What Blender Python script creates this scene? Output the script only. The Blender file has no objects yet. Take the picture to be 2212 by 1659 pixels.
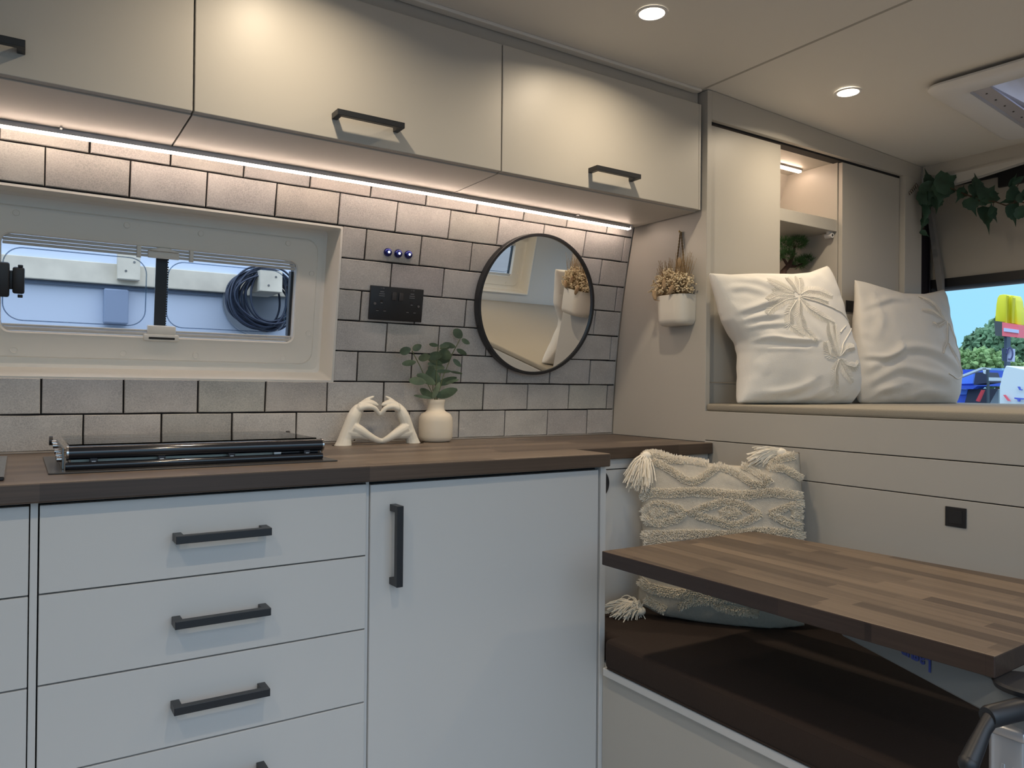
import bpy, bmesh, math, random
from mathutils import Vector, Matrix, noise
random.seed(7)
SC = bpy.context.scene
COL = SC.collection
PI = math.pi

# ------------------------------------------------------------------ camera
IW, IH, FPX = 2212.0, 1659.0, 1632.66
YAW, PITCH, ROLL = 0.578216916, 0.00564076, 0.00927540708
CP = Vector((0, 0, 1.04))
fw = Vector((math.sin(YAW)*math.cos(PITCH), math.cos(YAW)*math.cos(PITCH), math.sin(PITCH)))
r0 = Vector((math.cos(YAW), -math.sin(YAW), 0)); u0 = r0.cross(fw)
rt = r0*math.cos(ROLL) + u0*math.sin(ROLL); up = -r0*math.sin(ROLL) + u0*math.cos(ROLL)
cam_d = bpy.data.cameras.new('camera'); cam = bpy.data.objects.new('camera', cam_d); COL.objects.link(cam)
cam_d.sensor_width = 36; cam_d.lens = 36*FPX/IW; cam_d.clip_start = 0.02; cam_d.clip_end = 500
M = Matrix((rt, up, -fw)).transposed().to_4x4(); M.translation = CP
cam.matrix_world = M
SC.camera = cam
def hit(x, y, ax, v):            # a point of the place measured on the plane  axis = v
    d = rt*(x-IW/2) + up*(IH/2-y) + fw*FPX
    return CP + d*((v-CP[ax])/d[ax])
def hitp(x, y, p, n):            # ... or on any plane
    d = rt*(x-IW/2) + up*(IH/2-y) + fw*FPX
    return CP + d*((p-CP).dot(n)/d.dot(n))
def proj(P):
    d = P-CP; z = d.dot(fw)
    return (IW/2+FPX*d.dot(rt)/z, IH/2-FPX*d.dot(up)/z)

# ------------------------------------------------------------------ colour management, world, lamps
SC.view_settings.view_transform = 'Standard'; SC.view_settings.look = 'None'
SC.view_settings.gamma = 1; SC.view_settings.use_curve_mapping = False
SC.view_settings.exposure = 0.10
SC.cycles.max_bounces = 8; SC.cycles.diffuse_bounces = 5; SC.cycles.transparent_max_bounces = 12
SC.cycles.sample_clamp_indirect = 4.0
SC.cycles.use_denoising = True
W = bpy.data.worlds.new('overcast_sky'); SC.world = W; W.use_nodes = True
nt = W.node_tree; nt.nodes.clear()
def N(t, k, **kw):
    n = t.nodes.new(k)
    for a, b in kw.items(): setattr(n, a, b)
    return n
tc = N(nt, 'ShaderNodeTexCoord'); sp = N(nt, 'ShaderNodeSeparateXYZ'); rp = N(nt, 'ShaderNodeValToRGB')
ns = N(nt, 'ShaderNodeTexNoise'); mx = N(nt, 'ShaderNodeMix', data_type='RGBA'); bg = N(nt, 'ShaderNodeBackground'); wo = N(nt, 'ShaderNodeOutputWorld')
mp = N(nt, 'ShaderNodeMapping'); mp.inputs['Scale'].default_value = (1, 1, 5)
nt.links.new(tc.outputs['Generated'], sp.inputs[0]); nt.links.new(sp.outputs['Z'], rp.inputs[0])
rp.color_ramp.elements[0].position = 0.14; rp.color_ramp.elements[0].color = (0.29, 0.64, 0.90, 1)
rp.color_ramp.elements[1].position = 0.40; rp.color_ramp.elements[1].color = (1.45, 1.65, 2.0, 1)
nt.links.new(tc.outputs['Generated'], mp.inputs[0]); nt.links.new(mp.outputs[0], ns.inputs['Vector']); ns.inputs['Scale'].default_value = 3.5
ns.inputs['Detail'].default_value = 4
r2 = N(nt, 'ShaderNodeValToRGB'); r2.color_ramp.elements[0].position = .35; r2.color_ramp.elements[1].position = .75
r2.color_ramp.elements[1].color = (.45, .45, .45, 1)
nt.links.new(ns.outputs['Fac'], r2.inputs[0]); nt.links.new(r2.outputs[0], mx.inputs['Factor'])
nt.links.new(rp.outputs[0], mx.inputs['A']); mx.inputs['B'].default_value = (0.33, 0.60, 0.80, 1)
nt.links.new(mx.outputs['Result'], bg.inputs[0]); bg.inputs[1].default_value = 1.15
nt.links.new(bg.outputs[0], wo.inputs[0])

DOWN_W = 2.05
DOWN_SPOTS = [(0.41, 1.21), (1.14, 1.206), (1.868, 1.214), (-0.32, 0.42), (0.41, 0.42), (1.868, 0.30)]
def area(name, loc, size, power, col, shape='DISK', rot=(0, 0, 0), sy=None, spread=PI):
    l = bpy.data.lights.new(name, 'AREA'); l.shape = shape; l.size = size
    if sy: l.size_y = sy
    l.energy = power; l.color = col; l.spread = spread
    o = bpy.data.objects.new(name, l); o.location = loc; o.rotation_euler = rot; COL.objects.link(o); return o
WARM = (1.0, 0.815, 0.585)
STRIP_E = 26.0
# the open side door behind the photographer lets the sky in: a portal guides the sampler to it
po = area('door_portal', (0.31, -0.14, 0.9), 1.62, 1, (1, 1, 1), 'RECTANGLE', (PI/2, 0, 0), 1.75)
po.rotation_euler = (PI/2, 0, PI)
po.data.cycles.is_portal = True

# ------------------------------------------------------------------ materials
def mat(name, col, rough=.5, metal=0, bump=0, bscale=200, var=0, vscale=6, spec=None, emit=None, es=0, coat=0, trans=0):
    m = bpy.data.materials.new(name); m.use_nodes = True; t = m.node_tree; b = t.nodes['Principled BSDF']
    b.inputs['Base Color'].default_value = (*col, 1); b.inputs['Roughness'].default_value = rough; b.inputs['Metallic'].default_value = metal
    if spec is not None: b.inputs['Specular IOR Level'].default_value = spec
    if coat: b.inputs['Coat Weight'].default_value = coat
    if trans: b.inputs['Transmission Weight'].default_value = trans
    if emit: b.inputs['Emission Color'].default_value = (*emit, 1); b.inputs['Emission Strength'].default_value = es
    tc = None
    if bump or var: tc = N(t, 'ShaderNodeTexCoord')
    if bump:
        n = N(t, 'ShaderNodeTexNoise'); n.inputs['Scale'].default_value = bscale; n.inputs['Detail'].default_value = 3
        bp = N(t, 'ShaderNodeBump'); bp.inputs['Strength'].default_value = bump; bp.inputs['Distance'].default_value = .002
        t.links.new(tc.outputs['Object'], n.inputs['Vector']); t.links.new(n.outputs['Fac'], bp.inputs['Height']); t.links.new(bp.outputs[0], b.inputs['Normal'])
    if var:
        n = N(t, 'ShaderNodeTexNoise'); n.inputs['Scale'].default_value = vscale; n.inputs['Detail'].default_value = 5
        r = N(t, 'ShaderNodeValToRGB'); r.color_ramp.elements[0].position = .3; r.color_ramp.elements[1].position = .7
        r.color_ramp.elements[0].color = (*[c*(1-var) for c in col], 1); r.color_ramp.elements[1].color = (*[min(1, c*(1+var)) for c in col], 1)
        t.links.new(tc.outputs['Object'], n.inputs['Vector']); t.links.new(n.outputs['Fac'], r.inputs[0]); t.links.new(r.outputs[0], b.inputs['Base Color'])
    return m
def wood(name, dark, light, along='X', L=.45, w=.045, rough=.42, grain=(3, 160, 160), gd=.22):
    m = bpy.data.materials.new(name); m.use_nodes = True; t = m.node_tree; b = t.nodes['Principled BSDF']
    tc = N(t, 'ShaderNodeTexCoord'); mp = N(t, 'ShaderNodeMapping'); br = N(t, 'ShaderNodeTexBrick')
    if along == 'Y': mp.inputs['Rotation'].default_value = (0, 0, PI/2)
    t.links.new(tc.outputs['Object'], mp.inputs[0])
    sx = N(t, 'ShaderNodeSeparateXYZ'); dv = N(t, 'ShaderNodeMath', operation='DIVIDE'); fl_ = N(t, 'ShaderNodeMath', operation='FLOOR'); wn = N(t, 'ShaderNodeTexWhiteNoise', noise_dimensions='1D')
    ml = N(t, 'ShaderNodeMath', operation='MULTIPLY_ADD'); cx = N(t, 'ShaderNodeCombineXYZ')
    t.links.new(mp.outputs[0], sx.inputs[0]); t.links.new(sx.outputs['Y'], dv.inputs[0]); dv.inputs[1].default_value = w; t.links.new(dv.outputs[0], fl_.inputs[0]); t.links.new(fl_.outputs[0], wn.inputs['W'])
    t.links.new(wn.outputs['Value'], ml.inputs[0]); ml.inputs[1].default_value = L*7; t.links.new(sx.outputs['X'], ml.inputs[2]); t.links.new(ml.outputs[0], cx.inputs['X']); t.links.new(sx.outputs['Y'], cx.inputs['Y']); t.links.new(sx.outputs['Z'], cx.inputs['Z'])
    t.links.new(cx.outputs[0], br.inputs['Vector'])
    br.inputs['Color1'].default_value = (*dark, 1); br.inputs['Color2'].default_value = (*light, 1); br.inputs['Mortar'].default_value = (*[c*.8 for c in dark], 1)
    br.inputs['Scale'].default_value = 1; br.inputs['Brick Width'].default_value = L; br.inputs['Row Height'].default_value = w
    br.inputs['Mortar Size'].default_value = 0.0002; br.offset = 0; br.inputs['Bias'].default_value = -.1
    ms = N(t, 'ShaderNodeMapping'); ms.inputs['Scale'].default_value = grain
    n = N(t, 'ShaderNodeTexNoise'); n.inputs['Scale'].default_value = 1; n.inputs['Detail'].default_value = 6; n.inputs['Roughness'].default_value = .65
    t.links.new(mp.outputs[0], ms.inputs[0]); t.links.new(ms.outputs[0], n.inputs['Vector'])
    r = N(t, 'ShaderNodeValToRGB'); r.color_ramp.elements[0].position = .3; r.color_ramp.elements[1].position = .72
    r.color_ramp.elements[0].color = (1-gd*1.4,)*3+(1,); r.color_ramp.elements[1].color = (1+gd*.5,)*3+(1,)
    t.links.new(n.outputs['Fac'], r.inputs[0])
    mxx = N(t, 'ShaderNodeMix', data_type='RGBA', blend_type='MULTIPLY'); mxx.inputs['Factor'].default_value = 1
    t.links.new(br.outputs['Color'], mxx.inputs['A']); t.links.new(r.outputs[0], mxx.inputs['B']); t.links.new(mxx.outputs['Result'], b.inputs['Base Color'])
    bp = N(t, 'ShaderNodeBump'); bp.inputs['Strength'].default_value = .12; bp.inputs['Distance'].default_value = .001
    t.links.new(n.outputs['Fac'], bp.inputs['Height']); t.links.new(bp.outputs[0], b.inputs['Normal'])
    b.inputs['Roughness'].default_value = rough
    return m
def emis(name, col, s):
    m = bpy.data.materials.new(name); m.use_nodes = True; t = m.node_tree; t.nodes.clear()
    e = N(t, 'ShaderNodeEmission'); o = N(t, 'ShaderNodeOutputMaterial'); e.inputs[0].default_value = (*col, 1); e.inputs[1].default_value = s
    t.links.new(e.outputs[0], o.inputs[0]); return m
def glass(name, tint=(1, 1, 1), refl=.08):
    m = bpy.data.materials.new(name); m.use_nodes = True; t = m.node_tree; t.nodes.clear()
    tr = N(t, 'ShaderNodeBsdfTransparent'); gl = N(t, 'ShaderNodeBsdfGlossy'); mi = N(t, 'ShaderNodeMixShader'); o = N(t, 'ShaderNodeOutputMaterial')
    lw = N(t, 'ShaderNodeLayerWeight'); lw.inputs['Blend'].default_value = refl
    tr.inputs[0].default_value = (*tint, 1); gl.inputs['Roughness'].default_value = .02
    t.links.new(lw.outputs['Fresnel'], mi.inputs[0]); t.links.new(tr.outputs[0], mi.inputs[1]); t.links.new(gl.outputs[0], mi.inputs[2]); t.links.new(mi.outputs[0], o.inputs[0])
    return m

PAINT = mat('cashmere_paint', (.50, .478, .435), .42, bump=.05, bscale=90)
LOWER = mat('daylit_cashmere_paint', (.62, .62, .61), .45, bump=.04, bscale=90)  # same cashmere paint, lighter and cooler with the daylight put into its colour
CEILM = mat('ceiling_lining', (.72, .70, .66), .6, bump=.05, bscale=120)
GROUTL = mat('pale_joint', (.40, .38, .35), .8)
DARKGAP = mat('shadow_gap_black', (.02, .02, .022), .8)
BLACK = mat('matt_black_metal', (.018, .020, .024), .38, bump=.05, bscale=300)
GLOSSBK = mat('gloss_black_enamel', (.012, .013, .018), .12, coat=.5)
BLKPL = mat('black_plastic', (.016, .017, .02), .42)
GREYDOT = mat('grey_print', (.16, .16, .17), .5)
CREAMPL = mat('cream_plastic', (.80, .78, .72), .38)
GREYPL = mat('warm_grey_plastic', (.58, .57, .54), .35)
WHITEPL = mat('white_plastic', (.72, .72, .73), .35)
STEEL = mat('polished_steel', (.62, .60, .58), .16, metal=1)
ALU = mat('brushed_aluminium', (.62, .63, .66), .36, metal=.8)
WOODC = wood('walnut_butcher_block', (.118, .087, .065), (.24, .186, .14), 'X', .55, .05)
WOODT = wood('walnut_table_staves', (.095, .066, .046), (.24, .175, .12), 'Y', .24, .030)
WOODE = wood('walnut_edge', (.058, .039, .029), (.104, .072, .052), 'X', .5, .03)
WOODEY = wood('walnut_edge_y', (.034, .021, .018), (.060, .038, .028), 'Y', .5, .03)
LINEN = mat('white_linen', (.80, .78, .74), .85, bump=.25, bscale=500)
LINEN2 = mat('ivory_linen', (.70, .67, .62), .85, bump=.25, bscale=500)
BOHO = mat('slub_cotton', (.52, .48, .41), .9, bump=.6, bscale=420, var=.05, vscale=150)
TUFT = mat('tufted_cotton', (.88, .82, .71), .95, var=.05, vscale=80)
BROWN = mat('brown_velour', (.028, .0155, .010), .9, bump=.3, bscale=300)
BEIGEF = mat('beige_woven_edge', (.33, .30, .245), .85, bump=.3, bscale=400)
CERAM = mat('matt_ceramic', (.74, .67, .56), .5)
PLASTER = mat('white_plaster', (.78, .745, .66), .45)
POTM = mat('white_glazed_pot', (.74, .71, .64), .35)
LEAFE = mat('eucalyptus_leaf', (.090, .135, .080), .55, var=.3, vscale=40)
STEME = mat('green_stem', (.13, .16, .07), .6)
IVYM = mat('ivy_leaf', (.030, .075, .045), .5, var=.3, vscale=30)
IVYS = mat('ivy_stem', (.06, .035, .02), .7)
PINEM = mat('pine_needles', (.06, .16, .05), .6, var=.3, vscale=50)
BARK = mat('dark_bark', (.05, .025, .018), .8, bump=.6, bscale=80)
DRYF = mat('dried_florets', (.80, .68, .47), .85, var=.25, vscale=90)
DRYS = mat('dried_stems', (.36, .25, .13), .85)
BUNNY = mat('bunny_tail_grass', (.42, .30, .18), .95, bump=1, bscale=400)
JUTE = mat('jute_cord', (.22, .15, .08), .95, bump=.8, bscale=500)
MIRROR = mat('silver_mirror', (.93, .94, .94), .005, metal=1)
BLUECH = mat('blue_anodised_chrome', (.055, .065, .28), .16, metal=1)
TIMBER = mat('planed_softwood', (.76, .70, .58), .7, var=.12, vscale=9)
BLUEWALL = mat('pale_blue_cladding', (.64, .73, .88), .6)
GREYCAB = mat('grey_cable', (.030, .042, .075), .45)
ASPH = mat('asphalt', (.16, .16, .16), .9, var=.1, vscale=.5)
GLASS = glass('clear_acrylic')
GLASSH = glass('tempered_glass', (.9, .9, .88), .12)

# ------------------------------------------------------------------ mesh helpers
def mesh_obj(name, bm, ms, parent=None, smooth=None, loc=None, rot=None):
    me = bpy.data.meshes.new(name)
    if loc is not None and not rot: bmesh.ops.translate(bm, verts=bm.verts, vec=-Vector(loc))
    bmesh.ops.recalc_face_normals(bm, faces=bm.faces)
    bm.to_mesh(me); bm.free()
    for m in (ms if isinstance(ms, (list, tuple)) else [ms]): me.materials.append(m)
    if smooth is not None:
        for p in me.polygons: p.use_smooth = True
        if smooth < 180:
            try: me.set_sharp_from_angle(angle=math.radians(smooth))
            except Exception: pass
    o = bpy.data.objects.new(name, me); COL.objects.link(o)
    if loc is not None: o.location = loc
    if rot: o.rotation_euler = rot
    if parent is not None:
        o.parent = parent
        o.matrix_parent_inverse = pm(parent).inverted() if not rot and (loc is None or True) else Matrix()
    return o
def pm(o):
    m = Matrix.LocRotScale(o.location, o.rotation_euler, o.scale)
    return (pm(o.parent) @ o.matrix_parent_inverse @ m) if o.parent else m
def local(name, bm, ms, parent, smooth=None):      # mesh already in the parent's own coordinates
    o = mesh_obj(name, bm, ms, None, smooth); o.parent = parent; return o
def tag(o, label=None, cat=None, group=None, kind=None):
    if label: o['label'] = label
    if cat: o['category'] = cat
    if group: o['group'] = group
    if kind: o['kind'] = kind
    return o
def empty(name, loc=(0, 0, 0), rot=(0, 0, 0)):
    o = bpy.data.objects.new(name, None); o.empty_display_size = .05; o.location = loc; o.rotation_euler = rot; COL.objects.link(o); return o
def merge(bm, t, mi=0, mtx=None):
    if mtx is not None: bmesh.ops.transform(t, matrix=mtx, verts=t.verts)
    for f in t.faces: f.material_index = mi if mi >= 0 else f.material_index
    me = bpy.data.meshes.new('tmp'); t.to_mesh(me); t.free(); bm.from_mesh(me); bpy.data.meshes.remove(me)
def box(bm, x0, x1, y0, y1, z0, z1, b=.0008, mi=0, seg=2, mtx=None):
    t = bmesh.new(); bmesh.ops.create_cube(t, size=1)
    bmesh.ops.scale(t, vec=(abs(x1-x0), abs(y1-y0), abs(z1-z0)), verts=t.verts)
    bmesh.ops.translate(t, vec=((x0+x1)/2, (y0+y1)/2, (z0+z1)/2), verts=t.verts)
    if b: bmesh.ops.bevel(t, geom=t.edges[:], offset=b, segments=seg, profile=.5, affect='EDGES')
    merge(bm, t, mi, mtx)
def BX(*a, **k):
    bm = bmesh.new(); box(bm, *a, **k); return bm
def prism(bm, pts, vec, mi=0, b=0, seg=2):
    t = bmesh.new(); vs = [t.verts.new(p) for p in pts]; f = t.faces.new(vs)
    r = bmesh.ops.extrude_face_region(t, geom=[f]); bmesh.ops.translate(t, vec=vec, verts=[v for v in r['geom'] if isinstance(v, bmesh.types.BMVert)])
    if b: bmesh.ops.bevel(t, geom=t.edges[:], offset=b, segments=seg, profile=.5, affect='EDGES')
    bmesh.ops.recalc_face_normals(t, faces=t.faces)
    merge(bm, t, mi)
def tube(bm, pts, r, n=8, mi=0, cap=True, flat=1.0):
    pts = [Vector(p) for p in pts]; k = len(pts)
    rs = r if isinstance(r, (list, tuple)) else [r]*k
    tan = [(pts[min(i+1, k-1)]-pts[max(i-1, 0)]).normalized() for i in range(k)]
    a = Vector((0, 0, 1)) if abs(tan[0].z) < .9 else Vector((1, 0, 0))
    u = tan[0].cross(a).normalized(); rings = []
    for i in range(k):
        u = (u-tan[i]*u.dot(tan[i])).normalized(); v = tan[i].cross(u)
        rings.append([bm.verts.new(pts[i]+(u*math.cos(2*PI*j/n)*rs[i]+v*math.sin(2*PI*j/n)*rs[i]*flat)) for j in range(n)])
    fs = []
    for i in range(k-1):
        for j in range(n): fs.append(bm.faces.new((rings[i][j], rings[i][(j+1) % n], rings[i+1][(j+1) % n], rings[i+1][j])))
    if cap: fs.append(bm.faces.new(rings[0][::-1])); fs.append(bm.faces.new(rings[-1]))
    for f in fs: f.material_index = mi
def ball(bm, c, r, sub=1, mi=0, sc=(1, 1, 1)):
    t = bmesh.new(); bmesh.ops.create_icosphere(t, subdivisions=sub, radius=r)
    bmesh.ops.scale(t, vec=sc, verts=t.verts); bmesh.ops.translate(t, vec=c, verts=t.verts); merge(bm, t, mi)
def rrect(x0, x1, z0, z1, r, k=6):
    out = []
    for cx, cz, a0 in ((x1-r, z1-r, 0), (x0+r, z1-r, 90), (x0+r, z0+r, 180), (x1-r, z0+r, 270)):
        for i in range(k+1):
            a = math.radians(a0+90*i/k); out.append((cx+r*math.cos(a), cz+r*math.sin(a)))
    return out
def loft(bm, loops, mi=0, capA=False, capB=False, close=True):
    rings = [[bm.verts.new(p) for p in L] for L in loops]; n = len(rings[0])
    for a, b in zip(rings, rings[1:]):
        for j in range(n if close else n-1):
            f = bm.faces.new((a[j], a[(j+1) % n], b[(j+1) % n], b[j])); f.material_index = mi
    if capA: bm.faces.new(rings[0][::-1]).material_index = mi
    if capB: bm.faces.new(rings[-1]).material_index = mi
def lathe(bm, prof, n=32, c=(0, 0, 0), mi=0, sq=2.0, cap=True):
    loops = []
    for r, z in prof:
        L = []
        for j in range(n):
            a = 2*PI*j/n; ca, sa = math.cos(a), math.sin(a)
            k = (abs(ca)**sq+abs(sa)**sq)**(-1/sq)
            L.append((c[0]+r*k*ca, c[1]+r*k*sa, c[2]+z))
        loops.append(L)
    loft(bm, loops, mi, cap, cap)
def disc_y(bm, c, r, d, n=24, mi=0, b=0):      # short cylinder, axis along local y
    loops = [[(c[0]+q*math.cos(2*PI*j/n), c[1]+y, c[2]+q*math.sin(2*PI*j/n)) for j in range(n)] for q, y in (((r, 0), (r, d-b), (r-b, d)) if b else ((r, 0), (r, d)))]
    loft(bm, loops, mi, True, True)
def struct(o): o['kind'] = 'structure'; return o

def wy(z): q = z-1.04; return 1.806-.085*q-.175*q*q        # the curved van side
XP = 1.56

# ------------------------------------------------------------------ room shell
XL, XR_, YR = -1.35, 2.92, -0.13
struct(mesh_obj('floor', BX(XL, XR_+.3, YR-.05, 2.0, -.06, 0, b=0), mat('vinyl_floor', (.30, .26, .22), .5, var=.1)))
# outer shell of the left side and the plain part beyond the partition
bm = bmesh.new()
zs = [0+.1*i for i in range(20)]
def sidewall(bm, x0, x1, z0, z1, off=0.0, thick=.05, n=14, mi=0):
    L = []
    for i in range(n+1):
        z = z0+(z1-z0)*i/n; y = wy(z)+off; L.append((y, z))
    f = [[(x, y, z) for (y, z) in L]+[(x, y+thick, z) for (y, z) in L[::-1]] for x in (x0, x1)]
    loft(bm, f, mi, True, True)

# tiled wall: grout backing with a hole for the window, plus real tiles
TILE = bpy.data.materials.new('crackle_glazed_tile'); TILE.use_nodes = True
t = TILE.node_tree; b = t.nodes['Principled BSDF']; b.inputs['Roughness'].default_value = .30
tcn = N(t, 'ShaderNodeTexCoord'); at = N(t, 'ShaderNodeAttribute'); at.attribute_name = 'tint'
vo = N(t, 'ShaderNodeTexVoronoi'); vo.feature = 'DISTANCE_TO_EDGE'; vo.inputs['Scale'].default_value = 210
nz = N(t, 'ShaderNodeTexNoise'); nz.inputs['Scale'].default_value = 14; nz.inputs['Detail'].default_value = 6
nz2 = N(t, 'ShaderNodeTexNoise'); nz2.inputs['Scale'].default_value = 60
wv = N(t, 'ShaderNodeMix', data_type='VECTOR'); wv.inputs['Factor'].default_value = .02
t.links.new(tcn.outputs['Object'], wv.inputs[4]); t.links.new(nz2.outputs['Color'], wv.inputs[5]); t.links.new(tcn.outputs['Object'], nz2.inputs['Vector'])
t.links.new(wv.outputs[1], vo.inputs['Vector']); t.links.new(tcn.outputs['Object'], nz.inputs['Vector'])
cr = N(t, 'ShaderNodeValToRGB'); cr.color_ramp.elements[0].position = 0; cr.color_ramp.elements[0].color = (.52, .52, .52, 1)
cr.color_ramp.elements[1].position = .16; cr.color_ramp.elements[1].color = (0, 0, 0, 1)
t.links.new(vo.outputs['Distance'], cr.inputs[0])
base = N(t, 'ShaderNodeValToRGB'); base.color_ramp.elements[0].position = .32; base.color_ramp.elements[1].position = .70
base.color_ramp.elements[0].color = (.42, .41, .405, 1); base.color_ramp.elements[1].color = (.56, .545, .53, 1)
t.links.new(nz.outputs['Fac'], base.inputs[0])
m1 = N(t, 'ShaderNodeMix', data_type='RGBA'); t.links.new(cr.outputs[0], m1.inputs['Factor']); t.links.new(base.outputs[0], m1.inputs['A']); m1.inputs['B'].default_value = (.72, .70, .67, 1)
m2 = N(t, 'ShaderNodeMix', data_type='RGBA', blend_type='MULTIPLY'); m2.inputs['Factor'].default_value = 1
t.links.new(m1.outputs['Result'], m2.inputs['A']); t.links.new(at.outputs['Color'], m2.inputs['B']); t.links.new(m2.outputs['Result'], b.inputs['Base Color'])
bp = N(t, 'ShaderNodeBump'); bp.inputs['Strength'].default_value = .25; bp.inputs['Distance'].default_value = .0015
nb = N(t, 'ShaderNodeTexNoise'); nb.inputs['Scale'].default_value = 45; nb.inputs['Detail'].default_value = 3
t.links.new(tcn.outputs['Object'], nb.inputs['Vector']); t.links.new(nb.outputs['Fac'], bp.inputs['Height']); t.links.new(bp.outputs[0], b.inputs['Normal'])
GROUT = mat('charcoal_grout', (.018, .014, .014), .9)

WX0, WX1, WZ0, WZ1 = -.118, .650, 1.052, 1.426     # window reveal in the wall
bm = bmesh.new()
for (x0, x1, z0, z1) in ((XL, XP, .86, WZ0), (XL, WX0, WZ0, WZ1), (WX1, XP, WZ0, WZ1), (XL, XP, WZ1, 1.56)):
    sidewall(bm, x0, x1, z0, z1, .0035, .05, 10)
for f in bm.faces: f.material_index = 1
PW, PH = .1493, .0757
rows = []
z = .902
while z < 1.53:
    q = -.085-.35*(z-1.04); dz = PH/math.sqrt(1+q*q); rows.append((z, z+dz)); z += dz
# snap the row joints to the window's top and bottom edges
lay = bm.loops.layers.color.new('tint') if hasattr(bm.loops.layers, 'color') else None
def tile(x0, x1, z0, z1):
    g = .0017; j = lambda s=.0005: random.uniform(-s, s)
    x0 += g; x1 -= g; z0 += g; z1 -= g
    if x1-x0 < .004 or z1-z0 < .004: return
    c = random.uniform(.92, 1.06); tint = (c*random.uniform(.992, 1.010), c, c*random.uniform(.985, 1.012), 1)
    nx = 3 if x1-x0 > .05 else 1
    a = [(x0+(x1-x0)*i/nx+(j() if 0 < i < nx else 0), z0) for i in range(nx+1)]; cten = [(x0+(x1-x0)*i/nx, z1) for i in range(nx, -1, -1)]
    per = a+cten
    cx, cz = (x0+x1)/2, (z0+z1)/2
    tl = random.uniform(-.004, .004); tl2 = random.uniform(-.006, .006)
    loops = []
    per = [(x+j(.0006), z+j(.0006)) for x, z in per]
    for ins, d in ((0, .004), (0, -.0012), (.0014, -.0026)):
        L = []
        for x, z in per:
            xx = x+(ins if x < cx else -ins); zz = z+(ins if z < cz else -ins)
            dd = d if d > 0 else d+(x-cx)*tl+(z-cz)*tl2
            L.append(bm.verts.new((xx, wy(zz)+dd, zz)))
        loops.append(L)
    n = len(per); fs = []
    for A, B in zip(loops, loops[1:]):
        for k in range(n): fs.append(bm.faces.new((A[k], A[(k+1) % n], B[(k+1) % n], B[k])))
    fs.append(bm.faces.new(loops[-1]))
    for f in fs:
        f.material_index = 0
        if lay:
            for l in f.loops: l[lay] = tint
for i, (z0, z1) in enumerate(rows):
    off = .1135 if i % 2 == 0 else .0385
    k0 = int((XL-off)/PW)-1
    for k in range(k0, 14):
        x0 = off+k*PW; x1 = x0+PW; x0 = max(x0, XL); x1 = min(x1, XP)
        if x1 <= x0: continue
        zc = (z0+z1)/2
        if WZ0 < zc < WZ1:
            if x0 < WX1 < x1: tile(WX1, x1, z0, z1)
            if x0 < WX0 < x1: tile(x0, WX0, z0, z1)
            if x1 <= WX0 or x0 >= WX1: tile(x0, x1, z0, z1)
        else: tile(x0, x1, z0, z1)
o = struct(mesh_obj('wall_left', bm, [TILE, GROUT]))
print('rows', [round(a, 3) for a, _ in rows])
# painted lining of the same side, below the worktop, above the tiles and beyond the partition
bm = bmesh.new()
box(bm, XL, XR_+.1, 1.835, 1.885, 0, .86, 0); sidewall(bm, XL, XP, 1.56, 1.88, .004, .05, 6); sidewall(bm, XP, XR_+.1, .86, 1.88, .004, .05, 14)
struct(mesh_obj('wall_left_lining', bm, PAINT, smooth=40))
# right side (behind the photographer): door opening x -0.5..1.1, wall with a window beyond
RWX0, RWX1, RWZ0, RWZ1 = 1.692, 2.460, 1.052, 1.426
bm = bmesh.new()
RW = mat('pale_blue_grey_lining', (.60, .62, .62), .6)
box(bm, XL, -.5, YR-.05, YR, 0, 1.9, 0); box(bm, -.5, 1.12, YR-.05, YR, 1.76, 1.9, 0)
box(bm, 1.12, RWX0, YR-.05, YR, 0, 1.9, 0); box(bm, RWX1, XR_+.1, YR-.05, YR, 0, 1.9, 0)
box(bm, RWX0, RWX1, YR-.05, YR, 0, RWZ0, 0); box(bm, RWX0, RWX1, YR-.05, YR, RWZ1, 1.9, 0)
struct(mesh_obj('wall_right', bm, RW))
struct(mesh_obj('wall_front', BX(XL-.05, XL, YR-.05, 1.95, 0, 1.9, b=0), PAINT))
# ceiling: flat panel, then a panel that falls slightly to the rear, with a joint between
bm = bmesh.new()
box(bm, XL-.05, 1.548, YR-.05, 1.95, 1.858, 1.90, b=0)
HX, HY = 2.008, 1.045                     # roof hatch corner
def cz(x): return 1.860-.030*(x-1.555)
def ceil_piece(x0, x1, y0, y1):
    t = bmesh.new()
    vs = [t.verts.new(p) for p in ((x0, y0, cz(x0)), (x1, y0, cz(x1)), (x1, y1, cz(x1)), (x0, y1, cz(x0)), (x0, y0, 1.92), (x1, y0, 1.92), (x1, y1, 1.92), (x0, y1, 1.92))]
    for q in ((0, 1, 2, 3), (4, 5, 6, 7), (0, 1, 5, 4), (1, 2, 6, 5), (2, 3, 7, 6), (3, 0, 4, 7)): t.faces.new([vs[i] for i in q])
    bmesh.ops.recalc_face_normals(t, faces=t.faces); merge(bm, t)
CXa, CXb, CYa, CYb = HX+.075, HX+.475, HY-.475, HY-.075     # hole for the hatch
ceil_piece(1.552, CXa, YR-.05, 1.95); ceil_piece(CXb, XR_+.1, YR-.05, 1.95)
ceil_piece(CXa, CXb, YR-.05, CYa); ceil_piece(CXa, CXb, CYb, 1.95)
struct(mesh_obj('ceiling', bm, CEILM))
struct(mesh_obj('trim_1', BX(1.546, 1.554, YR, 1.43, 1.8575, 1.862, b=0), GROUTL))      # joint strip
struct(mesh_obj('trim_2', BX(XL, 1.545, 1.436, 1.458, 1.850, 1.858, b=.002), CEILM))    # cornice bead above the cupboards

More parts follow.
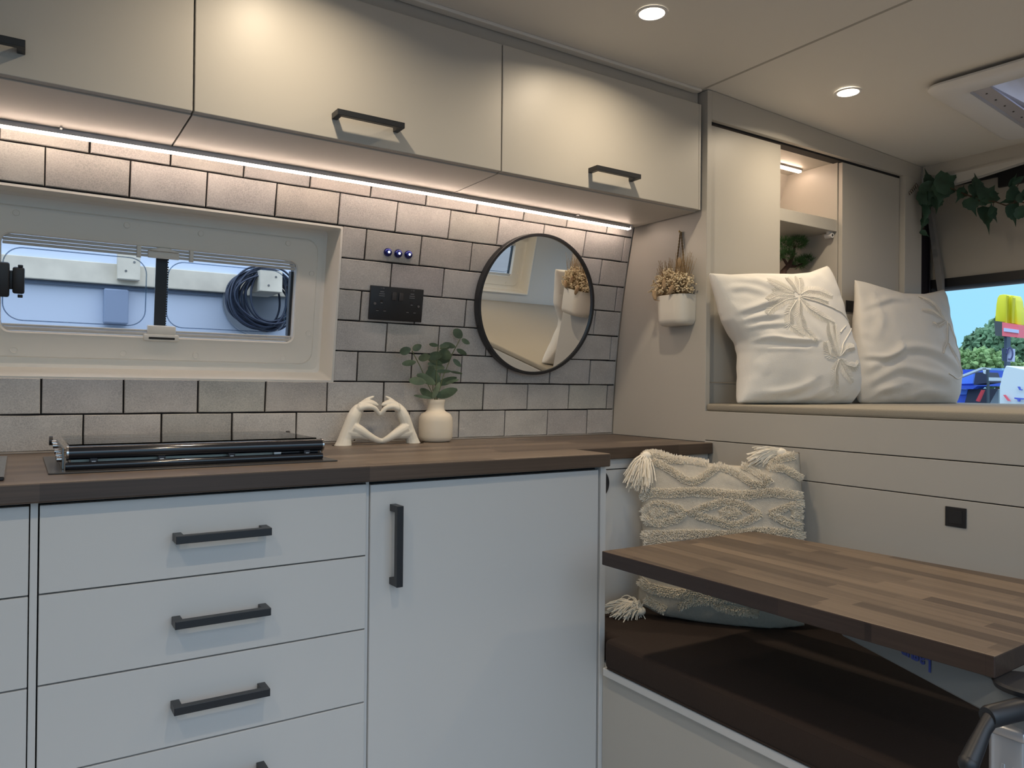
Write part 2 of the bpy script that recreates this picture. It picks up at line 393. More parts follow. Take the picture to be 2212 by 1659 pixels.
# ------------------------------------------------------------------ downlights
LAMPD = emis('downlight_glow', (1.0, .86, .66), 14.0)
DL_LABEL = {0: 'recessed ceiling spotlight just above the top edge, lighting the wide wall cupboard',
            3: 'recessed ceiling spotlight by the side door, over the left drawers', 4: 'recessed ceiling spotlight by the side door, over the base cupboard', 5: 'recessed ceiling spotlight over the bed, right of the roof hatch',
            1: 'round recessed ceiling spotlight lit warm, near the top edge above the third cupboard',
            2: 'round recessed ceiling spotlight lit warm, between the ceiling joint and the roof hatch'}
for i, (x, y) in enumerate(DOWN_SPOTS):
    z = (1.858 if x < 1.55 else cz(x))
    root = empty('downlight', (x, y, z-.001))
    tag(root, DL_LABEL[i], 'ceiling light', 'recessed ceiling spotlights')
    bm = bmesh.new(); lathe(bm, [(.030, 0), (.034, -.001), (.034, -.003), (.028, -.0035), (.027, -.001)], 28, cap=False); local('bezel', bm, WHITEPL, root, 40)
    bm = bmesh.new(); lathe(bm, [(.0272, -.0015), (.020, -.0024), (.002, -.003)], 24); local('lens', bm, LAMPD, root, 60)
    l = area('downlight_lamp', (x, y, z-.006), .036, DOWN_W, WARM, spread=math.radians(156))

# ------------------------------------------------------------------ wall cupboards
YC = 1.44; ZB = 1.527; ZT = 1.816
def bar_handle(parent, cx, y, cz_, L=.142, sec=.0115, out=.034, vertical=False):
    bm = bmesh.new(); s = sec/2
    h = L/2
    if not vertical:
        box(bm, cx-h, cx+h, y-out, y-out+sec, cz_-s, cz_+s, .0008)
        for sx in (-1, 1): box(bm, cx+sx*(h-sec), cx+sx*h, y-out+sec-.001, y, cz_-s, cz_+s, .0006)
    else:
        box(bm, cx-s, cx+s, y-out, y-out+sec, cz_-h, cz_+h, .0008)
        for sx in (-1, 1): box(bm, cx-s, cx+s, y-out+sec-.001, y, cz_+sx*(h-sec), cz_+sx*h, .0006)
    o = mesh_obj('handle', bm, BLACK, parent); o['label'] = 'matt black square bar handle'; return o
cabs = [(-1.04, -.392, 'pale wall cupboard outside the picture at the far left'), (-.390, .2545, 'pale grey wall cupboard at the left edge, its handle half out of the picture'),
        (.2575, .9045, 'wide pale grey wall cupboard above the electric socket'), (.9075, 1.546, 'pale grey wall cupboard above the round mirror')]
for i, (x0, x1, lab) in enumerate(cabs):
    root = empty('wall_cupboard', ((x0+x1)/2, YC, ZB)); tag(root, lab, 'cupboard', 'wall cupboards over the worktop')
    bm = bmesh.new(); yb = 1.722
    box(bm, x0, x1, YC+.018, yb, ZB, ZB+.016, .0006); box(bm, x0, x0+.016, YC+.018, yb-.02, ZB+.016, 1.80, .0005); box(bm, x1-.016, x1, YC+.018, yb-.02, ZB+.016, 1.80, .0005)
    box(bm, x0, x1, YC+.018, yb-.06, 1.80, 1.816, 0)
    mesh_obj('carcass', bm, PAINT, root)
    d = mesh_obj('door', BX(x0, x1-(.008 if i == 3 else 0), YC, YC+.016, ZB+.002, ZT, b=.0012), PAINT, root)
    bar_handle(d, (x0+x1)/2, YC, 1.572)
    if i == 3: mesh_obj('end_strip', BX(x1-.0075, x1, YC, YC+.018, ZB+.002, ZT, b=.0008), PAINT, root)
tag(mesh_obj('filler_board', BX(XL, 1.556, YC+.022, YC+.038, 1.812, 1.858, b=.0005), PAINT), 'grey filler board between the wall cupboards and the ceiling', 'trim board')

# LED strip under the cupboards
root = empty('led_strip_light', (.5, 1.68, ZB)); tag(root, 'long glowing warm strip light fixed beneath the wall cupboards', 'strip light')
pts = [(-1.0+2.51*i/20, 1.690-.022*math.sin(PI*min(1, max(0, (-1.0+2.51*i/20+.1)/1.6))), ZB-.0055) for i in range(21)]
bm = bmesh.new()
loft(bm, [[(x, y-.0048, ZB-.0088), (x, y-.0048, ZB-.0118), (x, y-.0030, ZB-.0138), (x, y+.0030, ZB-.0138), (x, y+.0048, ZB-.0118), (x, y+.0048, ZB-.0088)] for x, y, z in pts], 0, True, True); mesh_obj('diffuser', bm, emis('strip_glow', (1.0, .76, .60), STRIP_E), root)
bm = bmesh.new()
loft(bm, [[(x, y-.006, ZB-.0002), (x, y-.006, ZB-.0095), (x, y+.006, ZB-.0095), (x, y+.006, ZB-.0002)] for x, y, z in pts], 0, True, True)
mesh_obj('housing', bm, ALU, root)
bm = bmesh.new(); box(bm, 1.5105, 1.5155, 1.678, 1.692, ZB-.0145, ZB-.0005, .001); o = mesh_obj('end_cap', bm, WHITEPL, root)
bm = bmesh.new()
for x in (.06, .45, .90, 1.30): mesh_obj('clip', BX(x, x+.004, 1.66, 1.70, ZB-.0035, ZB-.0005, b=.0004), WHITEPL, root)

# ------------------------------------------------------------------ worktop
CT = .899
CB = .870
bm = bmesh.new()
pts = [(XL, 1.262), (1.091, 1.272), (1.091, 1.400), (XP-.002, 1.400), (XP-.002, 1.815), (XL, 1.815)]
prism(bm, [(x, y, CB) for x, y in pts], (0, 0, CT-CB), 0, .0025, 2)
bm.normal_update()
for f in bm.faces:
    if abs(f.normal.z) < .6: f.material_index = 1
tag(mesh_obj('worktop', bm, [WOODC, WOODE]), 'dark walnut block worktop running beneath the tiles, stepped back at its right end', 'worktop')
mesh_ = None
tag(mesh_obj('worktop_seal', BX(XL, XP-.003, 1.808, 1.8165, CT, CT+.004, b=.001), mat('grey_silicone', (.30, .28, .26), .5)), 'thin grey sealant line where the worktop meets the tiles', 'sealant')

# ------------------------------------------------------------------ base units
YD = 1.29
def drawer(parent, x0, x1, z0, z1, handle=True):
    d = mesh_obj('drawer', BX(x0, x1, YD, YD+.018, z0+.0012, z1-.0012, b=.001), LOWER, parent)
    mesh_obj('drawer_box', BX(x0+.02, x1-.02, YD+.018, 1.70, z0+.015, z1-.02, b=0), PAINT, d)
    if handle: bar_handle(d, (x0+x1)/2, YD, (z0+z1)/2+.001, .146, .0125)
    return d
ZD = [.865, .7345, .602, .470, .338, .206, .10]
root = empty('drawer_unit', (.28, YD, 0)); tag(root, 'pale grey base unit of stacked drawers below the black hob', 'drawer unit')
bm = bmesh.new(); box(bm, .016, .0255, YD-.0002, 1.78, .0, .868, .0005); box(bm, .5305, .5365, YD+.006, 1.78, 0, .868, 0); box(bm, .0255, .5305, YD+.08, 1.70, 0, .09, 0); box(bm, .0255, .5305, 1.74, 1.78, .1, .868, 0)
mesh_obj('carcass', bm, LOWER, root)
mesh_obj('front_gap', BX(.026, .530, YD+.0185, YD+.022, .1, .868, b=0), DARKGAP, root)
for a, b2 in zip(ZD, ZD[1:]): drawer(root, .0275, .5295, b2, a)
root = empty('drawer_unit', (-.25, YD, 0)); tag(root, 'pale grey base unit at the left edge, only a sliver of drawers showing', 'drawer unit')
bm = bmesh.new(); box(bm, -.55, -.54, YD, 1.78, 0, .868, 0); box(bm, -.54, .012, YD+.08, 1.70, 0, .09, 0); mesh_obj('carcass', bm, LOWER, root)
mesh_obj('front_gap', BX(-.54, .0155, YD+.0185, YD+.022, .1, .868, b=0), DARKGAP, root)
for a, b2 in zip(ZD, ZD[1:]): drawer(root, -.538, .0145, b2, a)
root = empty('base_cupboard', (.8, YD, 0)); tag(root, 'pale grey base cupboard with one plain door beside the drawers', 'cupboard')
bm = bmesh.new(); box(bm, 1.0765, 1.092, YD-.002, 1.78, 0, .869, .001); box(bm, .5365, 1.0765, YD+.08, 1.70, 0, .09, 0); box(bm, .5365, 1.0765, YD+.02, YD+.03, .1, .868, 0)
mesh_obj('carcass', bm, LOWER, root)
mesh_obj('front_gap', BX(.537, 1.076, YD+.0185, YD+.0199, .1, .868, b=0), DARKGAP, root)
d = mesh_obj('door', BX(.5375, 1.0715, YD, YD+.018, .10, .862, b=.001), LOWER, root)
bar_handle(d, .5815, YD, .751, .147, .0125, vertical=True)
# cupboard facing the seat
root = empty('corner_cupboard', (1.33, 1.415, .45)); tag(root, 'pale grey cupboard under the short end of the worktop, behind the tasselled cushion', 'cupboard')
bm = bmesh.new(); box(bm, 1.094, 1.556, 1.416, 1.432, .845, .8695, .0006); box(bm, 1.094, 1.11, 1.432, 1.79, .1, .869, 0); box(bm, 1.54, 1.556, 1.432, 1.79, .1, .869, 0)
mesh_obj('carcass', bm, LOWER, root)
mesh_obj('front_gap', BX(1.094, 1.556, 1.4335, 1.436, .1, .868, b=0), DARKGAP, root)
d = mesh_obj('door', BX(1.094, 1.550, 1.414, 1.432, .44, .8425, b=.0008), LOWER, root)
bm = bmesh.new(); t = bmesh.new(); 
p = hit(1308, 1044, 1, 1.414)
disc_y(bm, (p.x-.026, 1.4132, p.z), .0365, -.001, 40); mesh_obj('finger_hole', bm, DARKGAP, d)
# bed platform
root = empty('bed_platform', (2.2, .7, .45)); tag(root, 'raised bed platform faced with wide pale grey boards', 'bed')
for k, (z0, z1) in enumerate(((.905, .983), (.8285, .9030), (.0, .8265))):
    mesh_obj('front_board', BX(XP, XP+.018, YR+.01, 1.432, z0, z1, b=.0012), PAINT, root)
mesh_obj('groove_backing', BX(XP+.0175, XP+.03, YR+.02, 1.43, .02, .975, b=0), DARKGAP, root)
mesh_obj('slat_deck', BX(XP+.03, 2.86, YR+.02, 1.79, .955, .982, b=0), PAINT, root)
tag(mesh_obj('mattress', BX(XP+.001, 2.855, YR+.012, 1.428, .9835, 1.003, b=.006, seg=3), [BEIGEF], smooth=50), 'thin beige fabric mattress on the raised bed', 'mattress')
# finger pull plates
p = hit(2065, 1117, 0, XP)
bm = bmesh.new(); box(bm, XP-.0025, XP+.001, p.y-.020, p.y+.020, p.z-.0195, p.z+.0195, .0008)
root = mesh_obj('socket_plate', bm, BLKPL); tag(root, 'small square black socket plate on the grey boards right of the tasselled cushion', 'socket')
mesh_obj('insert', BX(XP-.0032, XP-.002, p.y-.013, p.y+.013, p.z-.013, p.z+.013, b=.0004), DARKGAP, root)

# ------------------------------------------------------------------ wardrobe with sliding doors
YW = 1.43
root = empty('overbed_wardrobe', (2.05, YW, 1.0)); tag(root, 'pale grey wardrobe with sliding doors beside the bed', 'wardrobe')
bm = bmesh.new(); poly = [(YW, CT+.0005), (YW, 1.857)]+[(wy(z)-.004, z) for z in (1.857, 1.7, 1.6, 1.5, 1.4, 1.3, 1.2, 1.1, 1.0, CT+.0005)]
prism(bm, [(XP, y, z) for y, z in poly], (.017, 0, 0), 0, .0008, 1)
o = mesh_obj('side_panel', bm, PAINT, root)
bm = bmesh.new(); 
pts = [(1.577, 1.780), (2.545, 1.780), (2.635, 1.78), (2.635, cz(2.635)-.001), (1.577, cz(1.577)-.001)]
prism(bm, [(x, YW, z) for x, z in pts], (0, .016, 0), 0, .0008, 1); mesh_obj('top_rail', bm, PAINT, root)
mesh_obj('end_post', BX(2.530, 2.636, YW-.001, YW+.02, 1.0035, 1.782, b=.001), PAINT, root)
mesh_obj('end_panel', BX(2.620, 2.636, YW+.02, 1.73, 1.0035, 1.82, b=0), PAINT, root)
mesh_obj('sliding_door', BX(1.5785, 1.893, YW+.018, YW+.032, 1.062, 1.772, b=.001), PAINT, root)
mesh_obj('sliding_door', BX(2.201, 2.528, YW+.018, YW+.032, 1.062, 1.774, b=.001), PAINT, root)
mesh_obj('divider', BX(2.198, 2.214, YW+.034, 1.735, 1.0035, 1.778, b=.0008), PAINT, root)
mesh_obj('top_track', BX(1.578, 2.528, YW+.018, YW+.05, 1.7755, 1.7835, b=0), DARKGAP, root)
mesh_obj('top_board', BX(1.578, 2.528, YW+.052, 1.735, 1.778, 1.794, b=0), PAINT, root)
mesh_obj('plinth', BX(1.5785, 2.529, YW+.020, YW+.034, 1.0035, 1.060, b=.0008), PAINT, root)
mesh_obj('shelf', BX(1.60, 2.1965, YW+.034, 1.715, 1.553, 1.591, b=.0015), PAINT, root)
mesh_obj('back_divider', BX(1.60, 1.616, YW+.034, 1.72, 1.0035, 1.778, b=0), PAINT, root)
p = hit(1835, 662, 1, YW+.018)
bm = bmesh.new(); box(bm, p.x-.021, p.x+.021, YW+.0150, YW+.0185, p.z-.0185, p.z+.0185, .0008); d = mesh_obj('finger_pull', bm, BLKPL, root); d['label'] = 'square black finger pull'
mesh_obj('pull_recess', BX(p.x-.012, p.x+.012, YW+.0140, YW+.0155, p.z-.011, p.z+.011, b=.0004), DARKGAP, d)
# its inner strip light
root = empty('cubby_strip_light', (2.0, 1.66, 1.778)); tag(root, 'short glowing strip light inside the open wardrobe niche', 'strip light')
mesh_obj('diffuser', BX(1.70, 2.172, 1.579, 1.591, 1.7665, 1.7715, b=.001), emis('niche_glow', (1.0, .72, .52), 30), root)
mesh_obj('housing', BX(1.70, 2.175, 1.577, 1.593, 1.7720, 1.7778, b=0), ALU, root)
root = empty('shelf_strip_light', (1.85, 1.60, 1.553)); tag(root, 'strip light under the niche shelf, hidden behind the left sliding door', 'strip light')
mesh_obj('diffuser', BX(1.65, 2.04, 1.594, 1.606, 1.5435, 1.5485, b=.001), emis('shelf_glow', (1.0, .74, .54), 16), root)
mesh_obj('housing', BX(1.65, 2.042, 1.592, 1.608, 1.549, 1.5525, b=0), ALU, root)
# clip under shelf
p = hit(1792, 508, 1, 1.48)
bm = bmesh.new(); box(bm, p.x-.011, p.x+.011, 1.475, 1.487, 1.5515, 1.5535, .0005); tube(bm, [(p.x, 1.470, 1.541), (p.x, 1.494, 1.541)], .0085, 14); box(bm, p.x-.006, p.x+.006, 1.476, 1.488, 1.545, 1.553, .0005)
c = tag(mesh_obj('cable_clip', bm, WHITEPL, smooth=40), 'tiny white round clip beneath the niche shelf', 'clip')
bm = bmesh.new(); disc_y(bm, (p.x, 1.4695, 1.541), .004, -.0006, 14); mesh_obj('clip_hole', bm, DARKGAP, c)
#@@PART2
# ------------------------------------------------------------------ windows with moulded surrounds
def window(name, loc, rot, catch=True):
    bm = bmesh.new(); k = 5
    def L(x0, x1, z0, z1, r, y): return [(x, y, z) for x, z in rrect(x0, x1, z0, z1, r, k)]
    # reveal box with a thin front lip
    loft(bm, [L(-.118, .650, -.190, .188, .003, .006), L(-.119, .651, -.191, .189, .003, -.006), L(-.114, .646, -.186, .184, .004, -.006), L(-.108, .640, -.178, .178, .01, .072), L(-.10, .632, -.170, .17, .014, .0755)], 0)
    root = struct(mesh_obj(name, bm, CREAMPL, smooth=35)); root.location = loc; root.rotation_euler = rot
    bm = bmesh.new()
    loft(bm, [L(-.105, .637, -.176, .175, .012, .075), L(-.088, .620, -.158, .153, .03, .075), L(-.085, .617, -.155, .150, .03, .071), L(-.045, .579, -.115, .107, .024, .0695), L(-.036, .570, -.106, .098, .02, .0665), L(-.033, .567, -.103, .095, .018, .069), L(-.033, .567, -.103, .095, .018, .092)], 0)
    f = local('window_frame', bm, CREAMPL, root, 30)
    for (x, z) in ((-.008, .137), (.193, .137), (.344, .137), (.543, .137), (.605, .070), (.605, -.078), (.545, -.142), (.343, -.142), (.193, -.142), (-.009, -.142), (-.072, .07), (-.072, -.078)):
        bm = bmesh.new(); disc_y(bm, (x, .0705, z), .0062, -.0022, 20, 0, .0008); local('screw_cap', bm, CREAMPL, root, 40)
    bm = bmesh.new()      # blind rails
    for z0, z1 in ((.0735, .0795), (.0805, .0865), (.0875, .094)): box(bm, -.031, .565, .072, .080, z0, z1, .0012)
    local('blind_rail', bm, GREYPL, root, 40)
    bm = bmesh.new(); box(bm, -.031, .565, .072, .082, -.1015, -.0945, .001); box(bm, -.031, .565, .074, .082, -.0935, -.0885, .001); local('blind_rail', bm, GREYPL, root, 40)
    bm = bmesh.new(); box(bm, .236, .300, .066, .078, .072, .088, .002); prism(bm, [(.236+.064*i/10, .058, .088+.008*math.sin(PI*i/10)) for i in range(11)], (0, .018, 0), 0, .0006, 1); local('blind_latch', bm, CREAMPL, root, 40)
    for x in (.214, .322):
        bm = bmesh.new(); box(bm, x, x+.008, .066, .080, .070, .0965, .001); local('rail_clip', bm, CREAMPL, root, 40)
    bm = bmesh.new(); box(bm, .240, .298, .062, .080, -.098, -.078, .002); box(bm, .232, .305, .060, .078, -.112, -.097, .003); local('blind_latch', bm, CREAMPL, root, 40)
    bm = bmesh.new(); box(bm, .242, .296, .0590, .062, -.108, -.103, .0008); local('latch_slot', bm, DARKGAP, root)
    bm = bmesh.new(); box(bm, .257, .281, .098, .105, -.10, .09, .0005)
    for i in range(30): z = -.088+.0056*i; box(bm, .280, .283+random.uniform(-.001, .001), .099, .104, z, z+.0035, 0)
    local('centre_bar', bm, BLKPL, root)
    bm = bmesh.new()
    loft(bm, [L(-.033, .567, -.103, .095, .018, .092), L(-.033, .567, -.103, .095, .018, .118)], 0); box(bm, .561, .570, .093, .112, -.09, .07, 0); local('rubber_seal', bm, BLKPL, root)
    for (x0, x1, y) in ((-.06, .254, .098), (.262, .60, .104)):
        bm = bmesh.new(); box(bm, x0, x1, y, y+.003, -.105, .097, 0); p = local('pane', bm, GLASS, root)
        bm = bmesh.new(); a, c = (x0+.03, x1-.016) if x0 < 0 else (x0+.021, x1-.046)
        pts = [(x, y-.001, z) for x, z in rrect(a, c, -.083, .068, .035, 8)]; tube(bm, pts+[pts[0]], .0013, 6, cap=False); local('moulded_bead', bm, glass('acrylic_bead', (.62, .70, .80), .3), p, 60)
    if not catch: return root
    bm = bmesh.new(); box(bm, -.060, -.018, .056, .094, -.034, .036, .004); box(bm, -.013, .008, .060, .092, -.026, .028, .004); box(bm, -.022, -.008, .066, .088, -.018, .02, .002); box(bm, -.004, .005, .066, .08, .028, .033, .001); box(bm, -.004, .005, .066, .08, -.034, -.028, .001)
    l = local('window_catch', bm, BLKPL, root, 40); l['label'] = 'black plastic window catch'
    return root
TH = math.atan(.155)
window('window_1', (0, wy(1.24), 1.24), (TH, 0, 0))
window('window_2', (2.342, YR, 1.24), (0, 0, PI), False)

# ------------------------------------------------------------------ things fixed to the tiled wall
def wall_frame(name, x, z, off=0.0, as_mesh=None):
    th = math.atan(.085+.35*(z-1.04))
    return (x, wy(z)-.0026-off, z), (th, 0, 0)
# round mirror
loc, rot = wall_frame('m', 1.229, 1.279, .004); rot = (math.atan(.142), 0, 0)      # hangs a touch steeper than the wall
root = empty('round_mirror', loc, rot); tag(root, 'round mirror in a thin black frame on the tiled wall', 'mirror')
R = .199; n = 96
def ring(r, y): return [(r*math.cos(2*PI*j/n), y, r*math.sin(2*PI*j/n)) for j in range(n)]
bm = bmesh.new(); loft(bm, [ring(R-.006, -.001), ring(R, -.001), ring(R, -.0235), ring(R-.0012, -.0245), ring(R-.0075, -.0245), ring(R-.0085, -.0238), ring(R-.0085, -.017)], 0, True); local('frame', bm, BLACK, root, 35)
bm = bmesh.new(); loft(bm, [ring(R-.0085, -.019), ring(R-.0085, -.0175)], 0, True, True); local('mirror_glass', bm, MIRROR, root)
# double socket
loc, rot = wall_frame('s', .8035, 1.252)
root = empty('double_socket', loc, rot); tag(root, 'black double electric socket on the tiles above the green plant', 'socket')
bm = bmesh.new(); box(bm, -.073, .073, -.0075, .0006, -.0425, .0425, .0018); local('face_plate', bm, BLKPL, root, 40)
for x in (-.0095, .0095):
    bm = bmesh.new(); box(bm, x-.0058, x+.0058, -.0105, -.007, .009, .0295, .0012); local('rocker_switch', bm, mat('charcoal_rocker', (.05, .045, .045), .4), root, 40)
for sx in (-1, 1):
    bm = bmesh.new(); c = sx*.0415-(.001)
    box(bm, c-.0035, c+.0035, -.0080, -.0072, .000, .0085, 0); box(bm, c-.0135, c-.0065, -.0080, -.0072, -.0185, -.0145, 0); box(bm, c+.0065, c+.0135, -.0080, -.0072, -.0185, -.0145, 0)
    local('pin_slots', bm, DARKGAP, root)
    bm = bmesh.new(); box(bm, c-.0025, c+.003, -.0083, -.0078, .0002, .0014, 0); box(bm, c-.0130, c-.0065, -.0083, -.0078, -.0195, -.0186, 0); box(bm, c+.007, c+.0135, -.0083, -.0078, -.0195, -.0186, 0)
    local('slot_edge', bm, mat('mid_grey_edge', (.30, .30, .31), .4), root)  # mid grey strips along the lower edges of the slots
    bm = bmesh.new(); box(bm, c-.005, c+.005, -.0080, -.0073, .0275, .0300, 0); box(bm, c-.0072, c+.0072, -.0080, -.0073, .0225, .0245, 0); box(bm, c-.0075, c+.0075, -.0080, -.0073, .0175, .0195, 0); box(bm, c-.005, c+.006, -.0078, -.0073, .0373, .0379, 0); box(bm, c+.003, c+.0045, -.0078, -.0073, .0360, .0392, 0)
    local('usb_port', bm, GREYDOT, root)
    bm = bmesh.new(); disc_y(bm, (sx*.060, -.0072, -.0015), .0032, -.0014, 14, 0, .0005); local('fixing_screw', bm, mat('dark_screw', (.20, .19, .19), .35, metal=.6), root)
# three round touch switches
for i, (px, py, lab) in enumerate(((840.5, 543.5, 'leftmost of the three small blue round wall switches above the black socket'), (863, 546.5, 'middle one of the three small blue round wall switches above the black socket'), (885, 548.8, 'rightmost of the three small blue round wall switches above the black socket'))):
    P = hit(px, py, 1, 1.745); loc, rot = wall_frame('d', P.x, P.z)
    root = empty('touch_switch', loc, rot); tag(root, lab, 'switch', 'blue touch switches on the tiles')
    bm = bmesh.new()
    prof = [(.0103, .001), (.0105, -.003), (.0098, -.0062), (.0078, -.0088), (.004, -.0101), (.0006, -.0104)]
    loft(bm, [[(r*math.cos(2*PI*j/28), y, r*math.sin(2*PI*j/28)) for j in range(28)] for r, y in prof], 0, True, True); local('dome', bm, BLUECH, root, 50)
    bm = bmesh.new(); loft(bm, [[(r*math.cos(2*PI*j/20), y, .001+r*math.sin(2*PI*j/20)) for j in range(20)] for r, y in ((.0034, -.0096), (.0030, -.0108), (.0004, -.0112))], 0, True, True); l = local('lit_centre', bm, emis('blue_led', (.75, .80, 1.0), 1.6), root, 60)

# ------------------------------------------------------------------ hob
root = empty('gas_hob', (.27, 1.53, CT)); tag(root, 'black gas hob with its glass lid folded flat, set into the worktop', 'hob')
mesh_obj('base_plate', BX(.040, .505, 1.372, 1.688, CT, CT+.0028, b=.001), mat('dark_enamel', (.05, .047, .046), .25), root)
bm = bmesh.new(); box(bm, .066, .488, 1.403, 1.43, CT+.0025, CT+.0120, .003, seg=3); tube(bm, [(.064, 1.408, CT+.0088), (.487, 1.408, CT+.0088)], .0062, 16); mesh_obj('lower_rail', bm, GLOSSBK, root, 50)
bm = bmesh.new(); tube(bm, [(.068, 1.414, CT+.0295), (.488, 1.414, CT+.0295)], .0112, 24); box(bm, .068, .486, 1.414, 1.430, CT+.022, CT+.0400, .002); mesh_obj('lid_roller', bm, GLOSSBK, root, 50)
for x0, x1 in ((.0655, .0685), (.4865, .4895)):
    bm = bmesh.new(); tube(bm, [(x0, 1.414, CT+.0295), (x1, 1.414, CT+.0295)], .0120, 24); mesh_obj('end_cap', bm, STEEL, root, 50)
mesh_obj('steel_strip', BX(.072, .405, 1.424, 1.427, CT+.0110, CT+.0200, b=.0005), mat('champagne_steel', (.62, .56, .48), .45, metal=.6), root)
mesh_obj('shadow_plate', BX(.405, .484, 1.4225, 1.427, CT+.010, CT+.022, b=.0005), GLOSSBK, root)
bm = bmesh.new(); box(bm, .398, .412, 1.416, 1.422, CT+.0135, CT+.0190, .001); mesh_obj('catch', bm, STEEL, root)
for x in (.098, .200, .315, .452):
    bm = bmesh.new(); box(bm, x, x+.012, 1.408, 1.424, CT+.0112, CT+.0215, .001); d = mesh_obj('lid_foot', bm, GLOSSBK, root)
    bm = bmesh.new(); box(bm, x+.003, x+.009, 1.4065, 1.4085, CT+.0142, CT+.0160, 0); mesh_obj('foot_pin', bm, STEEL, d)
for x in (.060, .488):
    bm = bmesh.new(); prism(bm, [(x, 1.425, CT+.003), (x, 1.425, CT+.0375), (x, 1.668, CT+.0365), (x, 1.668, CT+.003)], (.003, 0, 0), 0, .0005, 1); d = mesh_obj('side_bracket', bm, mat('satin_steel', (.26, .25, .24), .3, metal=.9), root)
    for y, zz in ((1.470, .022), (1.530, .024), (1.60, .029), (1.650, .031), (1.44, .018)):
        s = -1 if x < .2 else 1
        bm = bmesh.new(); tube(bm, [(x if s < 0 else x+.003, y, CT+zz), (x+s*.007+(0 if s < 0 else .003), y, CT+zz)], .0048, 14); mesh_obj('hinge_bolt', bm, STEEL, d, 50)
for x in (.052, .499):
    bm = bmesh.new(); tube(bm, [(x-.003, 1.668, CT+.034), (x+.003, 1.668, CT+.034)], .0085, 16); mesh_obj('hinge_cap', bm, BLKPL, root, 50)
mesh_obj('glass_lid', BX(.070, .484, 1.432, 1.686, CT+.0385, CT+.0420, b=.001), GLASSH, root)
mesh_obj('burner_tray', BX(.075, .480, 1.440, 1.66, CT+.0028, CT+.0045, b=.001), mat('black_enamel', (.03, .03, .032), .3), root)
for cx_, cy_ in ((.18, 1.53), (.37, 1.56)):
    bm = bmesh.new(); lathe(bm, [(.034, 0), (.034, .008), (.024, .014), (.022, .018), (.003, .019)], 24, (cx_, cy_, CT+.0045)); mesh_obj('burner', bm, BLKPL, root, 40)
# sink glass at the left edge
root = mesh_obj('sink_lid', BX(-.47, -.016, 1.318, 1.70, CT, CT+.006, b=.002), GLOSSBK); tag(root, 'black glass sink lid corner at the left edge on the worktop', 'sink')

# ------------------------------------------------------------------ heart-hands sculpture
Y0 = 1.742
def z7(x, y, dy=0): return hit(700+x/5.529, 680+y/5.529, 1, Y0+dy)
SCL = 1/5.529*1.13e-3
bm = bmesh.new()
def limb(pts, flat=1.0):
    P = [z7(x, y, d) for x, y, r, d in pts]; Rr = [r*SCL for x, y, r, d in pts]
    # densify
    Q, S = [], []
    for i in range(len(P)-1):
        for k in range(6):
            f = k/6; p0 = P[max(i-1, 0)]; p3 = P[min(i+2, len(P)-1)]
            q = .5*((2*P[i])+(P[i+1]-p0)*f+(2*p0-5*P[i]+4*P[i+1]-p3)*f*f+(-p0+3*P[i]-3*P[i+1]+p3)*f**3)
            Q.append(q); S.append(Rr[i]*(1-f)+Rr[i+1]*f)
    Q.append(P[-1]); S.append(Rr[-1])
    t = bmesh.new(); tube(t, Q, S, 14); merge(bm, t)
    ball(bm, Q[-1], S[-1]*.98, 2); ball(bm, Q[0], S[0]*.98, 1)
# left hand: forearm and palm, four fingers, thumb
limb([(205, 1640, 120, 0), (232, 1560, 98, 0), (250, 1480, 80, 0), (292, 1370, 78, 0), (352, 1220, 78, 0), (402, 1130, 66, .004)])
limb([(280, 1400, 82, 0), (370, 1415, 78, -.003), (450, 1430, 60, -.006), (520, 1455, 46, -.008)])
limb([(320, 1340, 78, 0), (360, 1230, 76, .003), (425, 1110, 58, .008)])
limb([(420, 1120, 44, -.006), (505, 1098, 34, -.009), (590, 1110, 31, -.009), (632, 1150, 29, -.007), (655, 1186, 26, -.004)])
limb([(430, 1085, 42, .000), (520, 1052, 31, .000), (590, 1062, 27, .001), (636, 1078, 18, .002)])
limb([(440, 1075, 38, .007), (520, 1036, 28, .008), (585, 1045, 23, .009), (625, 1062, 15, .010)])
limb([(455, 1062, 32, .013), (510, 1012, 21, .015), (560, 990, 17, .016), (590, 977, 12, .017)])
limb([(345, 1350, 80, -.004), (430, 1388, 66, -.008), (510, 1434, 52, -.010), (590, 1478, 42, -.008), (650, 1502, 37, -.004), (684, 1506, 33, 0)])
# right hand
limb([(1098, 1640, 115, 0), (1066, 1560, 95, 0), (1045, 1480, 78, 0), (1003, 1370, 76, 0), (950, 1220, 76, 0), (903, 1130, 64, .004)])
limb([(1020, 1400, 80, 0), (935, 1415, 76, -.003), (860, 1430, 58, -.006), (800, 1455, 46, -.008)])
limb([(985, 1340, 78, 0), (950, 1230, 74, .003), (885, 1105, 56, .008)])
limb([(880, 1120, 44, -.006), (815, 1098, 34, -.009), (745, 1112, 30, -.009), (705, 1150, 29, -.007), (684, 1186, 26, -.004)])
limb([(875, 1085, 40, .000), (800, 1052, 31, .000), (740, 1062, 26, .001), (700, 1076, 18, .002)])
limb([(865, 1072, 36, .007), (795, 1038, 28, .008), (735, 1050, 22, .009), (702, 1064, 15, .010)])
limb([(845, 1058, 32, .013), (795, 1010, 21, .015), (762, 990, 17, .016), (742, 976, 12, .017)])
limb([(970, 1350, 78, -.004), (905, 1390, 64, -.008), (835, 1434, 52, -.010), (765, 1478, 42, -.008), (716, 1502, 36, -.004), (690, 1506, 33, 0)])
hs = mesh_obj('heart_hands_sculpture', bm, PLASTER)
md = hs.modifiers.new('r', 'REMESH'); md.mode = 'VOXEL'; md.voxel_size = .0013; md.use_smooth_shade = True
